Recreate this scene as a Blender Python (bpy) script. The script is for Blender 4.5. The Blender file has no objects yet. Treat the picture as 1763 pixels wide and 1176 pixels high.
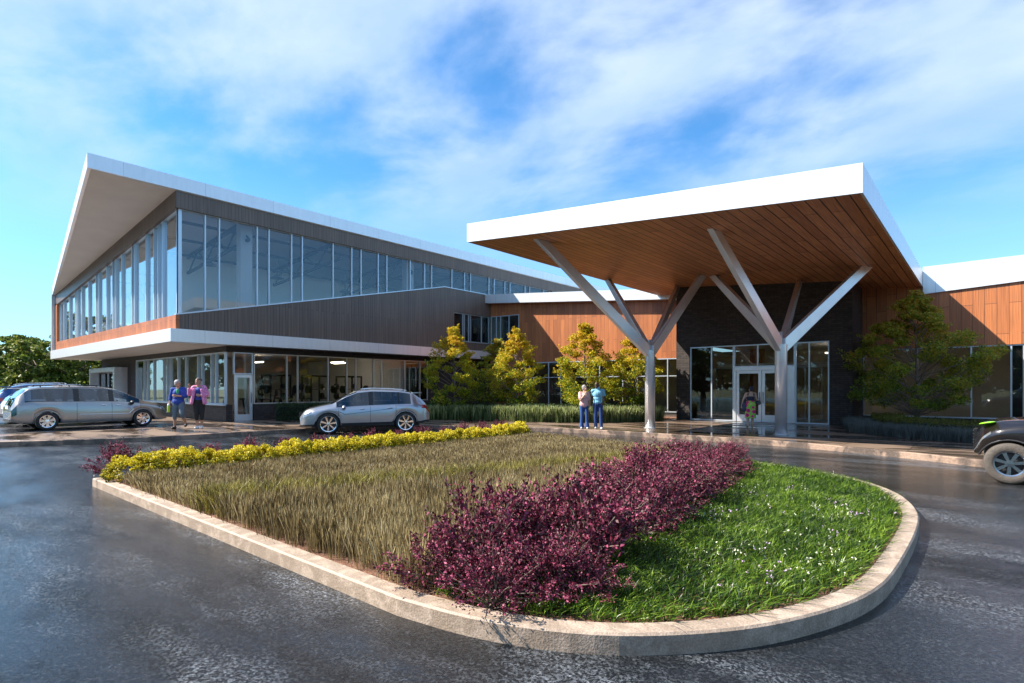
import bpy, bmesh, math, random
import numpy as np
from mathutils import Vector, Matrix, Euler
R = math.radians
random.seed(7); rng = np.random.default_rng(7)
scene = bpy.context.scene; COL = scene.collection

# ---------------------------------------------------------------- camera
TH = math.atan(818.5/962)
cam = bpy.data.cameras.new("camera"); camo = bpy.data.objects.new("camera", cam); COL.objects.link(camo)
camo.location = (0, 0, 1.7); camo.rotation_euler = (R(90), 0, TH)
cam.sensor_width = 36; cam.lens = 36*962/1763; cam.shift_y = 80/1763
cam.clip_start = .05; cam.clip_end = 2500; scene.camera = camo
scene.render.resolution_x = 1024; scene.render.resolution_y = 683

# ---------------------------------------------------------------- light
SUNV = Vector((1.0, .84, -1.22)).normalized()        # direction the light travels
EL = math.asin(-SUNV.z); AZ = math.atan2(-SUNV.x, -SUNV.y)   # azimuth of the sun from +Y, clockwise
sd = bpy.data.lights.new("sun", 'SUN'); sd.energy = 5.0; sd.angle = R(.5); sd.color = (1, .92, .81)
so = bpy.data.objects.new("sun", sd); COL.objects.link(so)
so.rotation_euler = SUNV.to_track_quat('-Z', 'Y').to_euler(); so.location = (-30, -30, 40)
scene.view_settings.view_transform = 'Standard'; scene.view_settings.look = 'None'
scene.view_settings.exposure = 1.35; scene.view_settings.gamma = 1

w = bpy.data.worlds.new("World"); scene.world = w; w.use_nodes = True
nt = w.node_tree; N = nt.nodes; L = nt.links; N.clear()
def nd(t, **k):
    n = N.new(t)
    for a, b in k.items(): setattr(n, a, b)
    return n
out = nd('ShaderNodeOutputWorld'); bg = nd('ShaderNodeBackground'); bg.inputs[1].default_value = .055
sky = nd('ShaderNodeTexSky', sky_type='NISHITA', sun_disc=False); sky.sun_elevation = EL; sky.sun_rotation = AZ
sky.air_density = 1.0; sky.dust_density = .1; sky.ozone_density = 3.0
tc = nd('ShaderNodeTexCoord'); sep = nd('ShaderNodeSeparateXYZ'); L.new(tc.outputs['Generated'], sep.inputs[0])
zz = nd('ShaderNodeMath', operation='MAXIMUM'); L.new(sep.outputs[2], zz.inputs[0]); zz.inputs[1].default_value = .0
za = nd('ShaderNodeMath', operation='ADD'); L.new(zz.outputs[0], za.inputs[0]); za.inputs[1].default_value = .22
dv = nd('ShaderNodeVectorMath', operation='DIVIDE'); L.new(tc.outputs['Generated'], dv.inputs[0])
cb = nd('ShaderNodeCombineXYZ'); [L.new(za.outputs[0], cb.inputs[i]) for i in range(3)]; L.new(cb.outputs[0], dv.inputs[1])
mp = nd('ShaderNodeMapping'); mp.inputs['Rotation'].default_value = (0, 0, R(-35)); mp.inputs['Scale'].default_value = (1.0, 1.35, 0)
mp.inputs['Location'].default_value = (5.7, 2.1, 0); L.new(dv.outputs[0], mp.inputs[0])
n1 = nd('ShaderNodeTexNoise'); n1.inputs['Scale'].default_value = 1.7; n1.inputs['Detail'].default_value = 12; n1.inputs['Roughness'].default_value = .54; n1.inputs['Distortion'].default_value = .15
L.new(mp.outputs[0], n1.inputs['Vector'])
cr = nd('ShaderNodeValToRGB'); cr.color_ramp.elements[0].position = .34; cr.color_ramp.elements[1].position = .62
cr.color_ramp.elements[0].color = (0,0,0,1); cr.color_ramp.elements[1].color = (1,1,1,1); cr.color_ramp.interpolation = 'EASE'
L.new(n1.outputs[0], cr.inputs[0])
hz = nd('ShaderNodeMapRange'); hz.inputs[1].default_value = .2; hz.inputs[2].default_value = .40; L.new(sep.outputs[2], hz.inputs[0]); hz.clamp = True
mm = nd('ShaderNodeMath', operation='MULTIPLY'); L.new(cr.outputs[0], mm.inputs[0]); L.new(hz.outputs[0], mm.inputs[1])
m2 = nd('ShaderNodeMath', operation='MULTIPLY'); L.new(mm.outputs[0], m2.inputs[0]); m2.inputs[1].default_value = .76
n2 = nd('ShaderNodeTexNoise'); n2.inputs['Scale'].default_value = 2.2; n2.inputs['Detail'].default_value = 5; L.new(mp.outputs[0], n2.inputs['Vector'])
cc = nd('ShaderNodeValToRGB'); cc.color_ramp.elements[0].position = .35; cc.color_ramp.elements[1].position = .65
cc.color_ramp.elements[0].color = (4.7, 6.2, 9.0, 1); cc.color_ramp.elements[1].color = (7.0, 8.0, 9.6, 1); L.new(n2.outputs[0], cc.inputs[0])
tint = nd('ShaderNodeMix', data_type='RGBA', blend_type='MULTIPLY'); tint.inputs[0].default_value = 1
tint.inputs[7].default_value = (.76, 1.46, 1.84, 1); L.new(sky.outputs[0], tint.inputs[6])
mx = nd('ShaderNodeMix', data_type='RGBA'); L.new(m2.outputs[0], mx.inputs[0])
hp_ = nd('ShaderNodeMapRange'); hp_.inputs[1].default_value = 0; hp_.inputs[2].default_value = .34; hp_.inputs[3].default_value = .62; hp_.inputs[4].default_value = 0; L.new(zz.outputs[0], hp_.inputs[0])
pale = nd('ShaderNodeMix', data_type='RGBA'); pale.inputs[7].default_value = (5.2, 7.2, 9.2, 1); L.new(hp_.outputs[0], pale.inputs[0]); L.new(tint.outputs[2], pale.inputs[6]); L.new(pale.outputs[2], mx.inputs[6]); L.new(cc.outputs[0], mx.inputs[7])
L.new(mx.outputs[2], bg.inputs[0]); L.new(bg.outputs[0], out.inputs[0])

# ---------------------------------------------------------------- materials
def mat(name, col, rough=.6, metal=0, var=0, vscale=3, bump=0, bscale=40, spec=.5, col2=None, coord='Object', coat=0, emit=None, island=0):
    m = bpy.data.materials.new(name); m.use_nodes = True; t = m.node_tree; p = t.nodes['Principled BSDF']
    p.inputs['Roughness'].default_value = rough; p.inputs['Metallic'].default_value = metal
    p.inputs['Specular IOR Level'].default_value = spec; p.inputs['Coat Weight'].default_value = coat
    p.inputs['Base Color'].default_value = (*col, 1)
    if emit: p.inputs['Emission Color'].default_value = (*emit[0], 1); p.inputs['Emission Strength'].default_value = emit[1]
    tcn = t.nodes.new('ShaderNodeTexCoord')
    if var or col2:
        c2 = col2 or tuple(min(1, c*(1+var)) for c in col); c1 = col if col2 else tuple(c*(1-var) for c in col)
        n = t.nodes.new('ShaderNodeTexNoise'); n.inputs['Scale'].default_value = vscale; n.inputs['Detail'].default_value = 5
        t.links.new(tcn.outputs[coord], n.inputs['Vector'])
        r = t.nodes.new('ShaderNodeValToRGB'); r.color_ramp.elements[0].position = .35; r.color_ramp.elements[1].position = .65
        r.color_ramp.elements[0].color = (*c1, 1); r.color_ramp.elements[1].color = (*c2, 1)
        if island:
            g = t.nodes.new('ShaderNodeNewGeometry'); a = t.nodes.new('ShaderNodeMath'); a.operation = 'MULTIPLY_ADD'
            a.inputs[1].default_value = island; t.links.new(g.outputs['Random Per Island'], a.inputs[0])
            b = t.nodes.new('ShaderNodeMath'); b.operation = 'SUBTRACT'; t.links.new(n.outputs[0], b.inputs[0]); b.inputs[1].default_value = island/2
            t.links.new(b.outputs[0], a.inputs[2]); t.links.new(a.outputs[0], r.inputs[0])
        else: t.links.new(n.outputs[0], r.inputs[0])
        t.links.new(r.outputs[0], p.inputs['Base Color'])
    if bump:
        n = t.nodes.new('ShaderNodeTexNoise'); n.inputs['Scale'].default_value = bscale; n.inputs['Detail'].default_value = 4
        t.links.new(tcn.outputs[coord], n.inputs['Vector'])
        b = t.nodes.new('ShaderNodeBump'); b.inputs['Strength'].default_value = bump; b.inputs['Distance'].default_value = .02
        t.links.new(n.outputs[0], b.inputs['Height']); t.links.new(b.outputs[0], p.inputs['Normal'])
    return m

def boards(name, axes, c1, c2, mortar, bw, rh, msize, rough=.5, streak=(.4, 14), bump=.25, offset=.37, spec=.4, amp=(.72, 1.25)):
    """brick texture on chosen object axes; axes=(i,j): texture X from axis i, Y from axis j ('s' = x+y)"""
    m = bpy.data.materials.new(name); m.use_nodes = True; t = m.node_tree; p = t.nodes['Principled BSDF']
    p.inputs['Roughness'].default_value = rough; p.inputs['Specular IOR Level'].default_value = spec
    tcn = t.nodes.new('ShaderNodeTexCoord'); s = t.nodes.new('ShaderNodeSeparateXYZ'); t.links.new(tcn.outputs['Object'], s.inputs[0])
    ad = t.nodes.new('ShaderNodeMath'); ad.operation = 'ADD'; t.links.new(s.outputs[0], ad.inputs[0]); t.links.new(s.outputs[1], ad.inputs[1])
    src = {'x': s.outputs[0], 'y': s.outputs[1], 'z': s.outputs[2], 's': ad.outputs[0]}
    c = t.nodes.new('ShaderNodeCombineXYZ'); t.links.new(src[axes[0]], c.inputs[0]); t.links.new(src[axes[1]], c.inputs[1])
    br = t.nodes.new('ShaderNodeTexBrick'); t.links.new(c.outputs[0], br.inputs['Vector'])
    br.offset = offset; br.inputs['Scale'].default_value = 1; br.inputs['Brick Width'].default_value = bw; br.inputs['Row Height'].default_value = rh
    br.inputs['Mortar Size'].default_value = msize; br.inputs['Color1'].default_value = (*c1, 1); br.inputs['Color2'].default_value = (*c2, 1)
    br.inputs['Mortar'].default_value = (*mortar, 1); br.inputs['Mortar Smooth'].default_value = .2
    mpn = t.nodes.new('ShaderNodeMapping'); mpn.inputs['Scale'].default_value = (streak[0], streak[1], 1); t.links.new(c.outputs[0], mpn.inputs[0])
    n = t.nodes.new('ShaderNodeTexNoise'); n.inputs['Scale'].default_value = 2; n.inputs['Detail'].default_value = 6; t.links.new(mpn.outputs[0], n.inputs['Vector'])
    r = t.nodes.new('ShaderNodeMapRange'); r.inputs[1].default_value = .3; r.inputs[2].default_value = .7; r.inputs[3].default_value = amp[0]; r.inputs[4].default_value = amp[1]
    t.links.new(n.outputs[0], r.inputs[0])
    mu = t.nodes.new('ShaderNodeVectorMath'); mu.operation = 'SCALE'; t.links.new(br.outputs[0], mu.inputs[0]); t.links.new(r.outputs[0], mu.inputs['Scale'])
    t.links.new(mu.outputs[0], p.inputs['Base Color'])
    b = t.nodes.new('ShaderNodeBump'); b.inputs['Strength'].default_value = bump; b.inputs['Distance'].default_value = .01; b.invert = True
    t.links.new(br.outputs['Fac'], b.inputs['Height']); t.links.new(b.outputs[0], p.inputs['Normal'])
    return m

def glass(name, tint=(.6, .7, .75), f0=.12, boost=1.0, rough=0.0):
    m = bpy.data.materials.new(name); m.use_nodes = True; t = m.node_tree; t.nodes.clear()
    o = t.nodes.new('ShaderNodeOutputMaterial'); mixn = t.nodes.new('ShaderNodeMixShader')
    tr = t.nodes.new('ShaderNodeBsdfTransparent'); tr.inputs[0].default_value = (*tint, 1)
    gl = t.nodes.new('ShaderNodeBsdfGlossy'); gl.inputs['Roughness'].default_value = rough; gl.inputs[0].default_value = (.93, .97, 1, 1)
    lw = t.nodes.new('ShaderNodeLayerWeight'); lw.inputs[0].default_value = .5; fr = t.nodes.new('ShaderNodeMath'); fr.operation = 'POWER'; fr.inputs[1].default_value = 4; t.links.new(lw.outputs['Facing'], fr.inputs[0])
    a = t.nodes.new('ShaderNodeMath'); a.operation = 'MULTIPLY_ADD'; a.inputs[1].default_value = boost; a.inputs[2].default_value = f0; a.use_clamp = True
    t.links.new(fr.outputs[0], a.inputs[0]); t.links.new(a.outputs[0], mixn.inputs[0]); t.links.new(tr.outputs[0], mixn.inputs[1]); t.links.new(gl.outputs[0], mixn.inputs[2])
    t.links.new(mixn.outputs[0], o.inputs[0]); return m

def wet(name, c1, c2, r1, r2, patch=.35, bump=.5, bscale=60, joint=None, coat=0, stretch=(1, 1), pos=(.42, .62), speck=.5, bdist=.012, bmin=.25):
    """ground that is damp in patches: patches are smoother and darker"""
    m = bpy.data.materials.new(name); m.use_nodes = True; t = m.node_tree; p = t.nodes['Principled BSDF']
    tcn = t.nodes.new('ShaderNodeTexCoord'); mpn = t.nodes.new('ShaderNodeMapping'); mpn.inputs['Scale'].default_value = (stretch[0], stretch[1], 1); mpn.inputs['Rotation'].default_value = (0, 0, TH)
    t.links.new(tcn.outputs['Object'], mpn.inputs[0])
    n = t.nodes.new('ShaderNodeTexNoise'); n.inputs['Scale'].default_value = patch; n.inputs['Detail'].default_value = 7; n.inputs['Roughness'].default_value = .6; n.inputs['Distortion'].default_value = .6
    t.links.new(mpn.outputs[0], n.inputs['Vector'])
    r = t.nodes.new('ShaderNodeMapRange'); r.inputs[1].default_value = pos[0]; r.inputs[2].default_value = pos[1]; t.links.new(n.outputs[0], r.inputs[0]); r.interpolation_type = 'SMOOTHSTEP'
    rr = t.nodes.new('ShaderNodeMapRange'); rr.inputs[3].default_value = r1; rr.inputs[4].default_value = r2; t.links.new(r.outputs[0], rr.inputs[0]); t.links.new(rr.outputs[0], p.inputs['Roughness'])
    f = t.nodes.new('ShaderNodeTexNoise'); f.inputs['Scale'].default_value = bscale; f.inputs['Detail'].default_value = 3; t.links.new(tcn.outputs['Object'], f.inputs['Vector'])
    f2 = t.nodes.new('ShaderNodeMapRange'); f2.inputs[1].default_value = .35; f2.inputs[2].default_value = .7; f2.inputs[3].default_value = 1-speck; f2.inputs[4].default_value = 1+speck; t.links.new(f.outputs[0], f2.inputs[0])
    cm = t.nodes.new('ShaderNodeMix'); cm.data_type = 'RGBA'; cm.inputs[6].default_value = (*c1, 1); cm.inputs[7].default_value = (*c2, 1); t.links.new(r.outputs[0], cm.inputs[0])
    mu = t.nodes.new('ShaderNodeVectorMath'); mu.operation = 'SCALE'; t.links.new(cm.outputs[2], mu.inputs[0]); t.links.new(f2.outputs[0], mu.inputs['Scale'])
    last = mu.outputs[0]
    if joint:
        br = t.nodes.new('ShaderNodeTexBrick'); br.offset = 0; br.inputs['Scale'].default_value = 1; br.inputs['Brick Width'].default_value = joint; br.inputs['Row Height'].default_value = joint
        br.inputs['Mortar Size'].default_value = .012; br.inputs['Color1'].default_value = (1, 1, 1, 1); br.inputs['Color2'].default_value = (.86, .86, .86, 1); br.inputs['Mortar'].default_value = (.35, .35, .35, 1)
        t.links.new(tcn.outputs['Object'], br.inputs['Vector'])
        mj = t.nodes.new('ShaderNodeVectorMath'); mj.operation = 'MULTIPLY'; t.links.new(last, mj.inputs[0]); t.links.new(br.outputs[0], mj.inputs[1]); last = mj.outputs[0]
    t.links.new(last, p.inputs['Base Color'])
    b = t.nodes.new('ShaderNodeBump'); b.inputs['Distance'].default_value = bdist
    bs = t.nodes.new('ShaderNodeMapRange'); bs.inputs[3].default_value = bump*bmin; bs.inputs[4].default_value = bump; t.links.new(r.outputs[0], bs.inputs[0]); t.links.new(bs.outputs[0], b.inputs['Strength'])
    t.links.new(f.outputs[0], b.inputs['Height']); t.links.new(b.outputs[0], p.inputs['Normal'])
    p.inputs['Specular IOR Level'].default_value = .5
    return m

def leafmat(name, cols, rough=.5, trans=.25, zr=None, island_w=.75, nscale=1.5, spec=.3):
    """leaf colour: random per leaf + clumps (+ a real colour change with height)"""
    m = bpy.data.materials.new(name); m.use_nodes = True; t = m.node_tree; p = t.nodes['Principled BSDF']
    g = t.nodes.new('ShaderNodeNewGeometry'); tcn = t.nodes.new('ShaderNodeTexCoord')
    n = t.nodes.new('ShaderNodeTexNoise'); n.inputs['Scale'].default_value = nscale; n.inputs['Detail'].default_value = 2; t.links.new(tcn.outputs['Object'], n.inputs['Vector'])
    a = t.nodes.new('ShaderNodeMath'); a.operation = 'MULTIPLY'; a.inputs[1].default_value = island_w; t.links.new(g.outputs['Random Per Island'], a.inputs[0])
    b = t.nodes.new('ShaderNodeMath'); b.operation = 'MULTIPLY_ADD'; b.inputs[1].default_value = 1.2; t.links.new(n.outputs[0], b.inputs[0])
    a2 = t.nodes.new('ShaderNodeMath'); a2.operation = 'SUBTRACT'; t.links.new(a.outputs[0], a2.inputs[0]); a2.inputs[1].default_value = .1+island_w/2; t.links.new(a2.outputs[0], b.inputs[2])
    last = b.outputs[0]
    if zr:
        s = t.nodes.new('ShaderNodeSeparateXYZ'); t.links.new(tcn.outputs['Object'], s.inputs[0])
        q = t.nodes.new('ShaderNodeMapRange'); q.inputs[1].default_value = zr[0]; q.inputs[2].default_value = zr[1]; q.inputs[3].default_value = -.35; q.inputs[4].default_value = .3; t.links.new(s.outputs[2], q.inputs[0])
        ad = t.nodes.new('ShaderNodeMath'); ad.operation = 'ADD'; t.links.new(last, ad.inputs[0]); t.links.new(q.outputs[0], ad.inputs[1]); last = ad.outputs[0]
    r = t.nodes.new('ShaderNodeValToRGB'); el = r.color_ramp.elements
    while len(el) < len(cols): el.new(.5)
    for i, c in enumerate(cols): el[i].position = i/(len(cols)-1); el[i].color = (*c, 1)
    t.links.new(last, r.inputs[0]); t.links.new(r.outputs[0], p.inputs['Base Color'])
    p.inputs['Roughness'].default_value = rough; p.inputs['Specular IOR Level'].default_value = spec
    tl = t.nodes.new('ShaderNodeBsdfTranslucent'); t.links.new(r.outputs[0], tl.inputs[0])
    ms = t.nodes.new('ShaderNodeMixShader'); ms.inputs[0].default_value = trans
    t.links.new(p.outputs[0], ms.inputs[1]); t.links.new(tl.outputs[0], ms.inputs[2]); t.links.new(ms.outputs[0], t.nodes['Material Output'].inputs[0])
    return m

M = {}
def asphalt():
    m = bpy.data.materials.new('wet asphalt'); m.use_nodes = True; t = m.node_tree; p = t.nodes['Principled BSDF']; K = t.links.new
    tcn = t.nodes.new('ShaderNodeTexCoord'); mpn = t.nodes.new('ShaderNodeMapping'); mpn.inputs['Rotation'].default_value = (0, 0, -TH); mpn.inputs['Scale'].default_value = (.45, 1.2, 1); K(tcn.outputs['Object'], mpn.inputs[0])
    def noise(sc, det, src, rough=.5, dist=0):
        n = t.nodes.new('ShaderNodeTexNoise'); n.inputs['Scale'].default_value = sc; n.inputs['Detail'].default_value = det; n.inputs['Roughness'].default_value = rough; n.inputs['Distortion'].default_value = dist; K(src, n.inputs['Vector']); return n.outputs[0]
    def mr(src, a, b, c, d, smooth=False):
        r = t.nodes.new('ShaderNodeMapRange'); [setattr(r.inputs[i], 'default_value', v) for i, v in zip((1, 2, 3, 4), (a, b, c, d))]; K(src, r.inputs[0])
        if smooth: r.interpolation_type = 'SMOOTHSTEP'
        return r.outputs[0]
    def math_(op, a, b):
        n = t.nodes.new('ShaderNodeMath'); n.operation = op
        for i, q in enumerate((a, b)):
            if isinstance(q, (int, float)): n.inputs[i].default_value = q
            else: K(q, n.inputs[i])
        return n.outputs[0]
    big = noise(.30, 6, mpn.outputs[0], .6, .5); mid = noise(2.2, 6, mpn.outputs[0], .7)
    dry = mr(math_('ADD', math_('MULTIPLY', big, .72), math_('MULTIPLY', mid, .28)), .43, .60, 0, 1, True)      # 0 wet, 1 drier
    grit = noise(58, 5, tcn.outputs['Object'], .75); fine = noise(150, 2, tcn.outputs['Object'])
    vo = t.nodes.new('ShaderNodeTexVoronoi'); vo.inputs['Scale'].default_value = 62; K(tcn.outputs['Object'], vo.inputs['Vector'])
    st = t.nodes.new('ShaderNodeSeparateColor'); K(vo.outputs['Color'], st.inputs[0]); stone_glint = mr(st.outputs[0], .50, 1.0, 0, 1)
    patch = math_('MULTIPLY', mr(noise(.8, 4, mpn.outputs[0], .6), .44, .66, 0, 1, True), mr(big, .38, .56, .25, 1))
    sp1 = mr(noise(46, 3, tcn.outputs['Object'], .7), .48, .62, 0, 1); sp2 = mr(noise(11, 3, tcn.outputs['Object'], .75), .44, .62, .25, 1)
    base = mr(grit, .3, .7, .002, .013)
    c1 = math_('ADD', base, math_('MULTIPLY', math_('MULTIPLY', math_('MULTIPLY', sp1, sp2), math_('ADD', patch, .13)), .19))  # sun glints put into the colour as pale flecks
    c2 = math_('ADD', c1, math_('MULTIPLY', math_('MULTIPLY', stone_glint, math_('ADD', patch, .12)), .12))  # pale stones, doubling as glints in the colour
    cb_ = t.nodes.new('ShaderNodeCombineXYZ'); K(math_('MULTIPLY', c2, .90), cb_.inputs[0]); K(c2, cb_.inputs[1]); K(math_('MULTIPLY', c2, 1.12), cb_.inputs[2]); K(cb_.outputs[0], p.inputs['Base Color'])
    K(mr(dry, 0, 1, .09, .24), p.inputs['Roughness']); K(mr(dry, 0, 1, .42, .15), p.inputs['Specular IOR Level'])
    coarse = noise(26, 3, tcn.outputs['Object'], .75); h = math_('ADD', math_('ADD', math_('MULTIPLY', grit, .5), math_('MULTIPLY', fine, .2)), math_('MULTIPLY', coarse, .8)); b = t.nodes.new('ShaderNodeBump'); b.inputs['Distance'].default_value = .014; K(h, b.inputs['Height']); K(mr(dry, 0, 1, .3, 1.0), b.inputs['Strength']); K(b.outputs[0], p.inputs['Normal'])
    return m
M['asphalt'] = asphalt()
M['lot'] = wet('lot asphalt', (.03, .03, .033), (.05, .05, .052), .2, .6, patch=.5, bump=.5)
M['pave'] = wet('damp paving', (.075, .055, .042), (.22, .155, .11), .09, .45, patch=.55, bump=.12, bscale=35, joint=1.5, stretch=(.6, 1.6), pos=(.42, .60), speck=.12)
M['kerb'] = wet('kerb concrete', (.28, .215, .16), (.39, .305, .235), .6, .8, patch=5.0, bump=.35, bscale=70, speck=.2, bmin=1)
M['kerbd'] = wet('damp kerb', (.11, .085, .07), (.32, .22, .16), .25, .6, patch=2.0, bump=.5, bscale=30, speck=.2)
M['soil'] = mat('bark mulch', (.09, .04, .022), .9, col2=(.25, .12, .07), vscale=35, bump=1, bscale=60)
M['turf'] = mat('turf', (.03, .05, .012), .9, col2=(.07, .09, .025), vscale=6, bump=1, bscale=30)
M['lawn'] = mat('far lawn', (.05, .08, .02), .9, col2=(.10, .12, .04), vscale=.3)
M['wood'] = boards('timber cladding', 'zs', (.42, .145, .050), (.30, .102, .038), (.05, .025, .015), 2.3, .30, .006, rough=.42)
M['woodr'] = boards('wide timber cladding', 'zx', (.46, .165, .060), (.34, .118, .044), (.06, .03, .018), 1.9, .36, .008, rough=.42)
M['shadewood'] = boards('shaded timber boarding', 'zs', (.16, .115, .090), (.13, .094, .075), (.05, .037, .03), 9, .15, .008, rough=.38, streak=(.2, 8))  # grey brown copy of the timber, with its shade put into the colour
M['soffit'] = boards('soffit planks', 'yx', (.52, .225, .095), (.38, .155, .064), (.010, .005, .003), 4.6, .30, .016, rough=.45, streak=(.5, 10), bump=.5)
M['brick'] = boards('dark brick', 'sz', (.030, .024, .022), (.055, .042, .036), (.012, .010, .009), .30, .085, .008, rough=.7, streak=(3, 3), bump=.9, offset=.5)
M['white'] = boards('white metal fascia', 'sz', (.80, .81, .82), (.77, .78, .79), (.50, .51, .52), 3.05, 20, .008, rough=.3, streak=(3, .5), bump=.15, offset=0, amp=(.95, 1.03))
M['white'].node_tree.nodes['Principled BSDF'].inputs['Metallic'].default_value = .45
M['cream'] = mat('painted soffit', (.62, .56, .50), .6, var=.04, vscale=1)
M['steel'] = mat('painted steel', (.72, .73, .75), .27, metal=.55, var=.05, vscale=2, bump=.12, bscale=120)
M['alu'] = mat('window aluminium', (.55, .62, .68), .32, metal=.45)
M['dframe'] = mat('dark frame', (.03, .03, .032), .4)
M['glass'] = glass('window glass', (.90, .93, .95), .05, .9)
M['glasss'] = glass('sky reflecting glass', (.80, .86, .90), .12, 1.2)
M['glassd'] = glass('tinted glass', (.72, .72, .70), .05, 1.0)
M['cglass'] = glass('car glass', (.40, .47, .52), .09, 1.2)
M['inwhite'] = mat('interior wall', (.90, .88, .85), .8, var=.03, vscale=.5)
M['inwarm'] = mat('warm interior wall', (.62, .55, .47), .8, var=.06, vscale=.6)
M['infloor'] = mat('interior floor', (.50, .42, .33), .35, var=.1, vscale=1)
M['inceil'] = mat('interior deck', (.50, .48, .46), .8)
M['truss'] = mat('truss steel', (.08, .085, .095), .5)
M['black'] = mat('black rubber', (.015, .015, .016), .6)
M['blackgloss'] = mat('black gloss', (.012, .012, .013), .2)
M['chrome'] = mat('chrome', (.85, .86, .88), .12, metal=1)
M['bark'] = mat('bark', (.16, .13, .10), .85, var=.25, vscale=9, bump=.8, bscale=30)
M['lampglow'] = mat('lit lamp', (1, .95, .85), .5, emit=((1, .9, .75), 6))

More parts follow.
